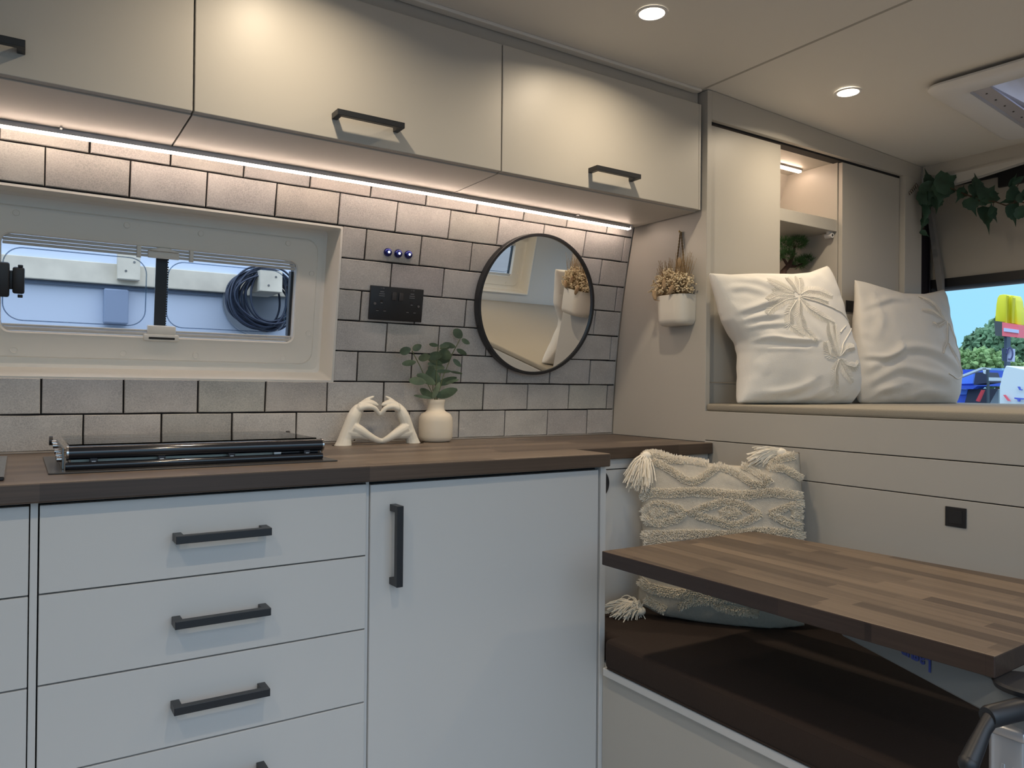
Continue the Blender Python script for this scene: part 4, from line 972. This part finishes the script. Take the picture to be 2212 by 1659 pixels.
tmp = bpy.data.objects.new('tmp_text', cu); COL.objects.link(tmp); dg = bpy.context.evaluated_depsgraph_get(); dg.update()
me = bpy.data.meshes.new_from_object(tmp.evaluated_get(dg)); bpy.data.objects.remove(tmp)
# face of the arm that looks at the camera: origin at the L, upside down
nf = -w_; xd = d_; zd = Vector((0, 0, -1))                           # reading direction runs away, letters hang down
fo = hitp(2013, 1425, a0, nf)
mt = Matrix((xd, zd, xd.cross(zd))).transposed().to_4x4(); mt.translation = fo+nf*.0008
me.transform(mt); me.materials.clear(); me.materials.append(mat('blue_print', (.02, .05, .32), .5))
lo = bpy.data.objects.new('lettering', me); COL.objects.link(lo); lo.parent = arm; lo['label'] = 'blue upside-down lettering'
lo.matrix_parent_inverse = pm(arm).inverted()
pc = hit(2222, 1480, 2, .6885)
bm = bmesh.new(); lathe(bm, [(.026, -.006), (.036, -.005), (.038, .001), (.036, .0040), (.002, .0040)], 32, pc); mesh_obj('pivot_disc', bm, BLKPL, root, 40)
lg = hit(2163, 1582, 2, .636); lx, ly = lg.x+.024, lg.y-.004; print('leg', lx, ly)
bm = bmesh.new(); prism(bm, [(lx-.024, ly-.020, 0), (lx-.024, ly+.014, 0), (lx-.016, ly+.022, 0), (lx+.024, ly+.022, 0), (lx+.024, ly-.020, 0)], (0, 0, .632), 0, .003, 2)
for k in (-.012, .0): box(bm, lx-.0250, lx-.0238, ly+k, ly+k+.004, .0, .60, .0004)
mesh_obj('leg', bm, ALU, root, 35)
bm = bmesh.new(); box(bm, lx-.028, lx+.028, ly-.024, ly+.026, .632, .645, .004, seg=3); mesh_obj('leg_socket', bm, ALU, root, 40)
cA, cB = hit(2138, 1548, 2, .668), hit(2218, 1528, 2, .672)
bm = bmesh.new(); dd = (cB-cA).normalized(); tube(bm, [cA-dd*.004, cA, cB+dd*.01], [.0110, .0125, .0125], 24); clampo = mesh_obj('clamp_barrel', bm, BLKPL, root, 40)
hE = hit(2092, 1650, 2, .625)
bm = bmesh.new(); tube(bm, [cA+dd*.004, cA.lerp(hE, .3), cA.lerp(hE, .65), hE], [.0090, .0078, .0095, .0105], 16); ball(bm, hE, .0112, 2); mesh_obj('clamp_handle', bm, BLKPL, clampo, 50)
bm = bmesh.new(); tube(bm, [cA-dd*.0048, cA-dd*.0035], .0035, 12); mesh_obj('clamp_screw', bm, STEEL, clampo)
bm = bmesh.new(); tube(bm, [hit(2172, 1568, 2, .635), hit(2216, 1584, 2, .635)], .0045, 10); mesh_obj('lock_pin', bm, BLKPL, root, 60)

# ------------------------------------------------------------------ roof hatch
ha = math.radians(4.5); hz = cz(HX+.27)-.0015
root = empty('roof_hatch', (HX-.035, HY+.022, hz), (0, math.atan(.030), ha)); tag(root, 'white framed roof hatch in the ceiling at the right edge', 'roof hatch')
# local x to the rear, -y towards the right
bm = bmesh.new()
def HL(i, r, z): return [(x, y, z) for x, y in rrect(i, .55-i, -.55+i, -i, r, 6)]
loft(bm, [HL(.0, .035, .0), HL(-.002, .037, -.006), HL(.004, .034, -.014), HL(.018, .03, -.0185), HL(.070, .012, -.0195), HL(.078, .010, -.016), HL(.080, .008, .0), HL(.080, .008, .05)], 0)
local('hatch_frame', bm, WHITEPL, root, 40)
bm = bmesh.new(); box(bm, .083, .467, -.125, -.085, -.013, -.008, .001); sr = local('blind_bar', bm, mat('lilac_grey_plastic', (.42, .41, .45), .45), root)
bm = bmesh.new(); box(bm, .081, .088, -.466, -.084, -.012, -.009, .001); sr2 = local('dome_rim', bm, WHITEPL, root)
for y in (.125, .185, .245, .305, .365, .425):
    bm = bmesh.new(); lathe(bm, [(.0030, -.0142), (.002, -.0132)], 10, (y, -.103, 0)); local('screw_hole', bm, DARKGAP, sr)
bm = bmesh.new()
for i in range(13):
    pass
def dome(x, y):
    u, v = (x-.07)/.41, (-y-.07)/.41; return .030+.085*max(0, (16*u*(1-u)*v*(1-v)))**.35+.006*math.sin(x*60)*math.sin(y*45)
G = [[bm.verts.new((.07+.41*i/16, -.07-.41*j/16, dome(.07+.41*i/16, -.07-.41*j/16))) for i in range(17)] for j in range(17)]
for j in range(16):
    for i in range(16): bm.faces.new((G[j][i], G[j][i+1], G[j+1][i+1], G[j+1][i]))
local('dome_pane', bm, glass('tinted_dome', (.72, .74, .95), .2), root, 180)

# ------------------------------------------------------------------ rear doors
BK = mat('dark_door_trim', (.035, .028, .030), .8)
DOORP = mat('beige_door_lining', (.46, .43, .38), .75, bump=.1, bscale=300)
struct(mesh_obj('wall_back', BX(2.64, 2.665, YR-.03, 1.428, 1.778, 1.85, b=.001), PAINT))
bm = bmesh.new()      # curved edge of the header
ptsH = [(1.43, 1.72), (1.40, 1.735), (1.35, 1.748), (1.25, 1.757), (1.12, 1.772), (.9, 1.778), (.5, 1.778), (YR, 1.75)]
for (y0, z0), (y1, z1) in zip(ptsH, ptsH[1:]): prism(bm, [(2.640, y0, z0), (2.640, y1, z1), (2.640, y1, 1.79), (2.640, y0, 1.79)], (.022, 0, 0), 0, 0)
prism(bm, [(2.638, y, z-.006) for y, z in ptsH]+[(2.638, y, z+.004) for y, z in ptsH[::-1]], (.026, 0, 0), 0, 0)
struct(mesh_obj('trim_3', bm, GREYPL))
bm = bmesh.new(); box(bm, 2.668, 2.69, 1.20, 1.43, 1.70, 1.755, 0)
struct(mesh_obj('wall_back_outer', BX(2.87, 2.90, 1.53, 1.86, .0, 1.90, b=0), BK)); bm.free()
def door_leaf(name, y0, y1, left):
    root = struct(empty(name, (2.80, (y0+y1)/2, .95)))
    bm = bmesh.new(); zt = 1.785
    gy0, gy1, gz0, gz1 = y0+.09, y1-.018, .90, 1.445
    if not left: gy0, gy1 = y0+.018, y1-.09
    box(bm, 2.795, 2.84, y0, y1, .3, gz0, .002); box(bm, 2.795, 2.84, y0, gy0, gz0, gz1, .001); box(bm, 2.795, 2.84, gy1, y1, gz0, gz1, .001); box(bm, 2.795, 2.84, y0, y1, gz1, zt, .002)
    mesh_obj('door_lining', bm, DOORP, root)
    bm = bmesh.new(); L = lambda i, x: [(x, y, z) for y, z in rrect(gy0+i, gy1-i, gz0+i, gz1-i, .008, 5)]
    loft(bm, [L(-.004, 2.794), L(-.004, 2.786), L(.026, 2.786), L(.034, 2.80), L(.034, 2.85)], 0); mesh_obj('window_seal', bm, BLKPL, root, 40)
    mesh_obj('pane', BX(2.842, 2.846, gy0-.01, gy1+.01, gz0-.01, gz1+.01, b=0), GLASS, root)
    return root, gy1
d1, _ = door_leaf('door_1', .835, 1.520, True); door_leaf('door_2', YR+.01, .832, False)
q = mesh_obj('top_gap_shade', BX(2.782, 2.794, .84, 1.250, 1.738, 1.80, b=.001), BLKPL, d1)  # black boxes stand in for the shaded gap above the door lining
mesh_obj('top_gap_shade', BX(2.782, 2.794, 1.250, 1.44, 1.776, 1.81, b=.001), BLKPL, d1)
# outer skin of the rear, behind the doors
struct(mesh_obj('wall_back_skin', BX(2.868, 2.90, YR-.05, 1.48, 1.79, 1.92, b=0), BK))
# leaning grey gas strut cover and dark curtain at the door edge
Xs = 2.74
bm = bmesh.new(); prism(bm, [hit(2001, 455, 0, Xs), hit(2011, 455, 0, Xs), hit(2035, 600, 0, Xs), hit(2035, 700, 0, Xs), hit(2026, 640, 0, Xs)], (.018, 0, 0), 0, .001, 1)
tag(mesh_obj('door_edge_strip', bm, mat('slate_grey_felt', (.24, .235, .235), .9)), 'slanting grey strip hanging beside the dark curtain at the rear door', 'strip')
bm = bmesh.new(); pp = []
for i in range(21):
    f = i/20; pp.append((2.765+.010*math.sin(f*19), 1.47+.16*f))
loft(bm, [[(x, y, .985) for x, y in pp]+[(x+.006, y, .985) for x, y in pp[::-1]], [(x, y, 1.80) for x, y in pp]+[(x+.006, y, 1.80) for x, y in pp[::-1]]], 0, True, True)
tag(mesh_obj('dark_curtain', bm, mat('aubergine_curtain', (.038, .028, .034), .95), smooth=50), 'narrow dark curtain hanging beyond the wardrobe end, behind the ivy', 'curtain')

# ------------------------------------------------------------------ ivy garland
Z4 = lambda x, y: (1960+x/5.353, 330+y/5.353)
root = empty('ivy_garland', hit(2050, 405, 0, 2.60)); tag(root, 'trailing artificial ivy garland hung across the top of the rear doors', 'garland')
bm = bmesh.new(); XI = 2.615
def pv(x, y, dx=0): a, b = Z4(x, y); return hit(a, b, 0, XI+dx)
stem_pts = [(190, 880), (195, 700), (230, 520), (330, 420), (480, 400), (600, 450), (700, 490), (850, 560), (1000, 560), (1140, 610), (1280, 560), (1400, 590), (1600, 560), (1900, 640), (2300, 560), (2700, 620), (3200, 600)]
tube(bm, [pv(*p) for p in stem_pts], .0022, 6)
tube(bm, [pv(650, 490), pv(760, 500), pv(900, 540)], .0013, 5); tube(bm, [pv(1000, 560), pv(990, 640), pv(930, 720)], .0011, 5); tube(bm, [pv(1240, 600), pv(1230, 450), pv(1330, 290)], .0013, 5)
mesh_obj('stem', bm, IVYS, root, 60)
bm = bmesh.new(); cur = []
for i in range(70):
    f = i/69; x = 150-145*f; y = 380+150*f; a, b = Z4(x+10*math.sin(f*34), y+26*math.sin(f*34+1.1)*(1-f*.5)); cur.append(hit(a, b, 0, 2.605 if f < .06 else 2.598)+Vector((-.02-.035*f, -.035*f, 0)))
tube(bm, cur, .0009, 5); mesh_obj('tendril', bm, IVYS, root, 60)
bm = bmesh.new()
SH = [(0, -.42), (.20, -.50), (.42, -.36), (.50, -.10), (.34, .02), (.30, .12), (.14, .20), (.07, .36), (0, .62)]
def ivy(c, rot_, size, wide=1.0, tilt=0, yaw=0):
    a = math.radians(rot_); ax = (rt*math.sin(a)+up*math.cos(a)); wd = (rt*math.cos(a)-up*math.sin(a))
    ax = (ax+fw*tilt).normalized(); wd = (wd+fw*yaw); wd = (wd-ax*wd.dot(ax)).normalized(); nr = ax.cross(wd)
    R_, L_ = [], []; mid = []
    for x, y in SH:
        R_.append(bm.verts.new(c+wd*(x*size*wide)+ax*(y*size)-nr*(abs(x)*size*.28)+nr*(y*y*size*.25))); mid.append(bm.verts.new(c+ax*(y*size)+nr*(y*y*size*.25)))
        L_.append(bm.verts.new(c-wd*(x*size*wide)+ax*(y*size)-nr*(abs(x)*size*.28)+nr*(y*y*size*.25)))
    for i in range(len(SH)-1):
        bm.faces.new((mid[i], R_[i], R_[i+1], mid[i+1])); bm.faces.new((mid[i+1], L_[i+1], L_[i], mid[i]))
# (x, y in the close view, direction the tip points [0 up, 180 down], size in px of the close view, width factor)
IV = [(225, 290, -5, 190, .8), (460, 330, 60, 270, 1.0), (390, 470, 190, 250, 1.0), (280, 560, 215, 230, 1.0), (200, 560, 180, 260, .8), (230, 430, 150, 180, 1), (330, 600, 170, 170, 1), (195, 720, 180, 230, .5), (200, 940, 120, 110, .7), (185, 820, 200, 150, .6),
      (610, 490, 205, 150, .85), (640, 420, 20, 80, .8), (790, 330, 10, 180, .85), (795, 480, 170, 230, .95), (745, 620, 160, 190, .9), (860, 580, 240, 120, .7), (945, 470, 40, 230, 1.0), (1010, 480, 75, 120, .7), (900, 770, 160, 270, .75), (985, 720, 135, 170, .8), (960, 640, 10, 130, .6),
      (1190, 540, 250, 200, .95), (1210, 430, 5, 200, .8), (1225, 320, 30, 150, .5), (1215, 720, 150, 210, .95), (1265, 650, 60, 130, .7), (1325, 515, 80, 110, .9), (1330, 700, 110, 150, .9), (1300, 300, 60, 150, .4),
      (1420, 520, 200, 180, 1), (1500, 640, 160, 200, 1), (1600, 480, 20, 200, .9), (1720, 640, 170, 210, 1), (1850, 560, 230, 170, 1), (1980, 700, 180, 220, 1), (2120, 520, 30, 180, 1), (2280, 680, 150, 210, 1), (2450, 560, 200, 200, 1), (2650, 700, 170, 210, 1), (2850, 560, 60, 180, 1), (3050, 690, 190, 210, 1)]
qi = random.Random(11)
for x, y, a, s_, w in IV:
    ivy(pv(x, y, qi.uniform(-.02, .012)), a, s_/5.353*1.70e-3*1.02, w, qi.uniform(-.3, .3), qi.uniform(-.35, .35))
mesh_obj('foliage', bm, IVYM, root, 60)

# ------------------------------------------------------------------ bonsai in the niche
bx_, by_ = 1.975, 1.575
root = empty('bonsai', (bx_, by_, 1.004)); tag(root, 'small green bonsai pine in the wardrobe niche behind the white cushion', 'plant')
def bz(x, y, d=0): return hit(1660+x/4.61, 260+y/4.61, 1, by_+d)
bm = bmesh.new(); tr0 = Vector((bx_, by_, 1.06)); t1 = bz(150, 1500)
tube(bm, [tr0, tr0.lerp(t1, .5)+Vector((.03, 0, 0)), t1, bz(205, 1440), bz(250, 1330), bz(260, 1250)], [.012, .011, .010, .008, .005, .003], 10)
tube(bm, [bz(195, 1450), bz(265, 1455), bz(340, 1430)], [.006, .004, .003], 8); tube(bm, [bz(190, 1440), bz(150, 1380), bz(120, 1300)], [.005, .004, .002], 8)
mesh_obj('trunk', bm, BARK, root, 60)
bm = bmesh.new(); lathe(bm, [(.05, 0), (.062, .012), (.068, .045), (.072, .048), (.066, .048), (.062, .040), (.002, .038)], 28, (bx_, by_, 1.004)); mesh_obj('pot', bm, mat('brown_bonsai_pot', (.10, .05, .03), .4), root, 40)
bm = bmesh.new(); qb = random.Random(4)
for (x, y, rx, rz, n_) in ((290, 1225, 110, 70, 520), (160, 1230, 70, 60, 260), (190, 1340, 80, 60, 300), (400, 1400, 130, 60, 560), (300, 1430, 90, 60, 360), (100, 1350, 60, 70, 200)):
    c = bz(x, y)
    for i in range(n_):
        v = Vector([qb.gauss(0, 1) for _ in range(3)]).normalized(); v.z = v.z*.8+.12; k = 1/4.61*1.36e-3
        p = c+Vector((v.x*rx*k*.75, v.y*rx*k*.6, v.z*rz*k*.75)); d = (v+Vector([qb.uniform(-.5, .5) for _ in range(3)])+Vector((0, 0, .35))).normalized()
        tube(bm, [p, p+d*qb.uniform(.012, .020)], [.0007, .0002], 3, cap=False)
mesh_obj('foliage', bm, PINEM, root)

# ------------------------------------------------------------------ outside, kitchen side: clad wall with timber rail and cable coil
YO = 3.6
tag(mesh_obj('clad_wall', BX(-2.6, 3.2, YO+.07, YO+.15, -.6, 2.9, b=.002), BLUEWALL), 'pale blue clad wall outside the kitchen window', 'wall')
tag(mesh_obj('timber_rail', BX(-2.4, 3.0, YO+.028, YO+.07, 1.468, 1.556, b=.003), TIMBER), 'long pale timber rail screwed across the wall outside the kitchen window', 'rail')
tag(mesh_obj('shadow_strip', BX(-2.4, 3.0, YO+.055, YO+.0695, 1.452, 1.466, b=0), mat('blue_grey_shadow', (.16, .21, .30), .7)), 'thin dark painted shadow strip beneath the timber rail outside the window', 'shadow_strip')  # dark strip laid in as the shadow gap under the rail
q1, q2 = hit(562, 582, 1, YO-.20), hit(610, 632, 1, YO-.20)
for lab, x0, x1, z0, z1, YF_ in (('left pale wooden block with screws outside the kitchen window', .345, .432, 1.488, 1.60, .012), ('right pale wooden block with screws in front of the cable coil outside', q1.x, q2.x, q2.z, q1.z, .20)):
    b_ = tag(mesh_obj('wooden_block', BX(x0, x1, YO-YF_, YO+.027, z0, z1, b=.003), TIMBER), lab, 'wood block')
    for k in range(2):
        bm = bmesh.new(); disc_y(bm, ((x0+x1)/2+(-.012, .02)[k], YO-YF_, (z0+z1)/2+(-.02, .02)[k]), .005, -.002, 12); mesh_obj('screw', bm, STEEL, b_)
tag(mesh_obj('wall_bracket', BX(.298, .392, YO+.02, YO+.0695, 1.300, 1.448, b=.006), mat('grey_blue_bracket', (.27, .34, .48), .5)), 'grey blue bracket on the wall below the left wooden block outside', 'bracket')
root = empty('cable_coil', (.93, YO-.02, 1.44)); tag(root, 'coiled dark cable hanging outside the right window pane', 'cable')
bm = bmesh.new(); qc = random.Random(8)
for k in range(30):
    sq_ = qc.random(); rx, rz = .152-.052*sq_, .142-.034*qc.random(); ox, oz = .925+(.035*sq_ if k % 3 else -.02*sq_), 1.436+qc.uniform(-.008, .008); ph = qc.uniform(0, 6.28); yy = YO-.035-.0045*k
    pts = [(ox+rx*math.cos(a), yy+.006*math.sin(2*a+ph), oz+rz*math.sin(a)+(.01*math.sin(a*2+ph))) for a in [2*PI*i/64 for i in range(65)]]
    tube(bm, pts, .0048, 6, cap=False)
mesh_obj('cable', bm, GREYCAB, root, 60)
bm = bmesh.new(); disc_y(bm, (.935, YO+.062, 1.43), .152, -.016, 48, 0, .004); mesh_obj('reel_plate', bm, mat('grey_reel', (.30, .34, .40), .6), root, 40)

# ------------------------------------------------------------------ outside, rear
tag(mesh_obj('car_park', BX(-60, 120, -60, 120, -.75, -.62, b=0), ASPH), 'grey asphalt ground outside the van', 'ground', kind='structure')
D = 60.0
def o_(x, y, X=D): return hit(2040+x/5.529, 600+y/5.53, 0, X)
def slab(bm, pts, depth, X=D, b=0, mi=0):
    prism(bm, [o_(x, y, X) for x, y in pts], (depth, 0, 0), mi, b)
root = empty('restaurant_sign', o_(740, 1060)); tag(root, 'tall roadside sign with yellow arches over a red box outside the rear window', 'sign')
YEL = mat('yellow_sign_plastic', (.75, .72, .02), .5); REDS = mat('red_sign_face', (.85, .16, .20), .5)
for pts, dx in (([(605, 520), (608, 440), (618, 320), (632, 240), (655, 205), (700, 198), (745, 200), (765, 230), (772, 330), (772, 545), (690, 535)], 1.6), ([(768, 545), (768, 300), (775, 230), (795, 208), (825, 212), (848, 270), (866, 400), (876, 560), (820, 548)], 1.2)):
    bm = bmesh.new(); slab(bm, pts, dx, D-dx/2, .05); mesh_obj('arch', bm, YEL, root, 30)
bm = bmesh.new(); slab(bm, [(740, 215), (752, 215), (750, 540), (735, 540)], .3, D-1.0); slab(bm, [(812, 230), (826, 240), (818, 545), (806, 545)], .3, D-.9); mesh_obj('arch_groove', bm, mat('deep_yellow', (.52, .50, .02), .6), root)
bm = bmesh.new(); slab(bm, [(690, 530), (885, 565), (880, 715), (690, 695)], 1.2, D-1.2); mesh_obj('sign_box', bm, REDS, root)
bm = bmesh.new(); slab(bm, [(596, 515), (690, 525), (694, 700), (606, 692)], 1.2, D-1.15); mesh_obj('box_side', bm, mat('dark_grey_panel', (.06, .07, .08), .5), root)
bm = bmesh.new(); slab(bm, [(708, 598), (882, 622), (882, 662), (708, 640)], .1, D-1.3); mesh_obj('name_band', bm, mat('pale_blue_print', (.50, .58, .80), .5), root)
bm = bmesh.new(); slab(bm, [(712, 700), (745, 700), (742, 1080), (712, 1080)], .6, D); mesh_obj('pole', bm, mat('dark_pole', (.05, .08, .13), .5), root)
bm = bmesh.new(); slab(bm, [(683, 840), (745, 845), (742, 1000), (690, 992)], .5, D-.6); slab(bm, [(745, 843), (815, 848), (810, 1002), (742, 1000)], .4, D-.8); mesh_obj('small_sign', bm, mat('pale_sign', (.50, .56, .78), .5), root)
bm = bmesh.new(); slab(bm, [(684, 840), (740, 845), (738, 1000), (691, 992)], .1, D-.95); mesh_obj('small_sign_side', bm, mat('navy_panel', (.03, .05, .10), .5), root)
bm = bmesh.new()
cc = o_(782, 920, D-.95); tube(bm, [cc+Vector((0, .18*math.cos(a), .42*math.sin(a)+.08)) for a in [2*PI*i/24 for i in range(21)]], .06, 6); mesh_obj('small_sign_mark', bm, mat('navy_panel2', (.06, .07, .18), .5), root)
# trees and hedge
def bush(name, lab, cx_, cz_, X, ry, rz, n_, m, seed, zb=-.62):
    q = random.Random(seed); c = o_(cx_, cz_, X); bm = bmesh.new()
    for i in range(n_):
        v = Vector([q.gauss(0, 1) for _ in range(3)]).normalized()*q.uniform(.55, 1); p = c+Vector((v.x*ry*.8, v.y*ry, v.z*rz)); 
        t = bmesh.new(); bmesh.ops.create_icosphere(t, subdivisions=1, radius=q.uniform(.07, .15)*rz)
        for w in t.verts: w.co += Vector([q.uniform(-.06, .06)*rz for _ in range(3)])
        bmesh.ops.translate(t, vec=p, verts=t.verts); merge(bm, t)
    root = empty(name, (c.x, c.y, zb)); tag(root, lab, 'tree', 'trees beyond the car park')
    mesh_obj('crown', bm, m, root); bm = bmesh.new(); tube(bm, [(c.x, c.y, zb), (c.x, c.y, c.z)], [.3, .15], 8); mesh_obj('trunk', bm, BARK, root)
G1 = mat('fresh_green_leaves', (.22, .36, .14), .9, var=.4, vscale=.8); G2 = mat('mid_green_leaves', (.13, .24, .13), .9, var=.4, vscale=.8)
bush('leafy_tree', 'dark green leafy tree behind the yellow and red sign pole', 640, 880, 84, 3.4, 2.6, 1100, G2, 1)
bush('leafy_tree', 'tall green tree right of the sign pole at the picture edge', 920, 800, 98, 4.2, 4.0, 1100, G2, 2)
bush('hedge_tree', 'low bright green hedge beside the ivory cushion in the window', 300, 1060, 70, 4.2, 1.6, 1100, G1, 3)
bush('hedge_tree', 'distant green shrubs on the skyline left of the sign', 180, 960, 112, 2.8, 1.3, 600, G2, 4)
bush('hedge_tree', 'green bushes low behind the blue stall and the sign pole', 560, 1120, 77, 3.0, 1.6, 800, G2, 5)
# stall and vehicles
X1 = 26.0
root = empty('blue_trailer', o_(250, 1700, X1)); tag(root, 'blue stall trailer with a pale roof frame outside the rear window', 'trailer')
bm = bmesh.new(); slab(bm, [(60, 1095), (360, 1095), (360, 1290), (60, 1290)], 2, X1+1); slab(bm, [(60, 1290), (400, 1290), (340, 1330), (60, 1330)], .6, X1); slab(bm, [(60, 1330), (280, 1335), (250, 1510), (250, 2130), (60, 2130)], 1.5, X1+.5); mesh_obj('body', bm, mat('bright_blue_panel', (.02, .08, .55), .5), root)
bm = bmesh.new(); slab(bm, [(140, 1160), (350, 1150), (340, 1265), (140, 1270)], .1, X1+.9); slab(bm, [(140, 1335), (280, 1335), (265, 1395), (140, 1395)], .1, X1+.4); mesh_obj('awning_panel', bm, mat('azure_panel', (.08, .22, .80), .5), root)
bm = bmesh.new(); slab(bm, [(370, 1130), (500, 1130), (540, 1250), (350, 1280)], .8, X1+.3); slab(bm, [(290, 1330), (500, 1320), (400, 1500), (240, 1500)], .8, X1+.3); mesh_obj('dark_interior', bm, mat('dark_navy', (.02, .03, .06), .7), root)
bm = bmesh.new(); slab(bm, [(440, 1340), (470, 1340), (410, 1480), (375, 1470)], .1, X1-.2); mesh_obj('red_stripe', bm, mat('red_paint', (.55, .04, .06), .5), root)
bm = bmesh.new(); slab(bm, [(130, 1190), (440, 1070), (520, 1075), (520, 1095), (440, 1095), (130, 1215)], .2, X1-.6); slab(bm, [(530, 1190), (1000, 1200), (1000, 1235), (530, 1230)], .2, X1-.8); slab(bm, [(455, 1085), (500, 1085), (490, 1150), (465, 1140)], .2, X1-.6); mesh_obj('frame', bm, mat('pale_rail', (.50, .60, .66), .5), root)
bm = bmesh.new(); slab(bm, [(505, 1100), (522, 1100), (522, 2130), (505, 2130)], .1, X1-.6); mesh_obj('post', bm, mat('dark_post', (.03, .05, .07), .5), root)
bm = bmesh.new(); slab(bm, [(510, 1078), (680, 1080), (690, 1105), (680, 1135), (515, 1130)], 1.2, X1+5); can_ = tag(mesh_obj('blue_canopy', bm, mat('slate_blue_canopy', (.14, .32, .55), .6)), 'slate blue canopy beneath the sign pole outside', 'canopy')
for cx_ in (525, 675):
    q = o_(cx_, 1120, X1+5.6); bm = bmesh.new(); tube(bm, [(q.x, q.y, -.62), q], .04, 8); mesh_obj('canopy_post', bm, mat('pale_post', (.4, .5, .55), .5), can_)
bm = bmesh.new(); slab(bm, [(470, 1340), (650, 1330), (655, 2060), (460, 2060)], 2, X1+3, .02); tag(mesh_obj('parked_car', bm, mat('grey_green_car', (.26, .33, .34), .4)), 'pale parked car between the dark post and the white van outside', 'car')
root = empty('white_van', o_(850, 1700, 20)); tag(root, 'white van with red and blue marks at the right edge of the rear window', 'van')
bm = bmesh.new(); slab(bm, [(735, 1048), (960, 1095), (1300, 1100), (1300, 2330), (652, 2330), (660, 1290), (700, 1130)], 3, 20.6, .02); mesh_obj('body', bm, mat('white_van_paint', (.62, .72, .75), .4), root)
bm = bmesh.new(); slab(bm, [(700, 1400), (725, 1398), (785, 1475), (755, 1470)], .05, 20.5); mesh_obj('red_mark', bm, mat('red_mark', (.80, .12, .16), .5), root)
bm = bmesh.new(); slab(bm, [(835, 1430), (940, 1440), (940, 1455), (900, 1455), (895, 1480), (875, 1478), (872, 1455), (835, 1445)], .05, 20.5); slab(bm, [(870, 1300), (895, 1300), (905, 1330), (925, 1335), (922, 1345), (895, 1342), (880, 1315)], .05, 20.5); mesh_obj('blue_mark', bm, mat('blue_mark', (.08, .12, .55), .5), root)
for o in COL.objects:
    if o.type == 'MESH' and o.parent is None and 'kind' not in o and 'label' not in o: print('UNTAGGED', o.name)
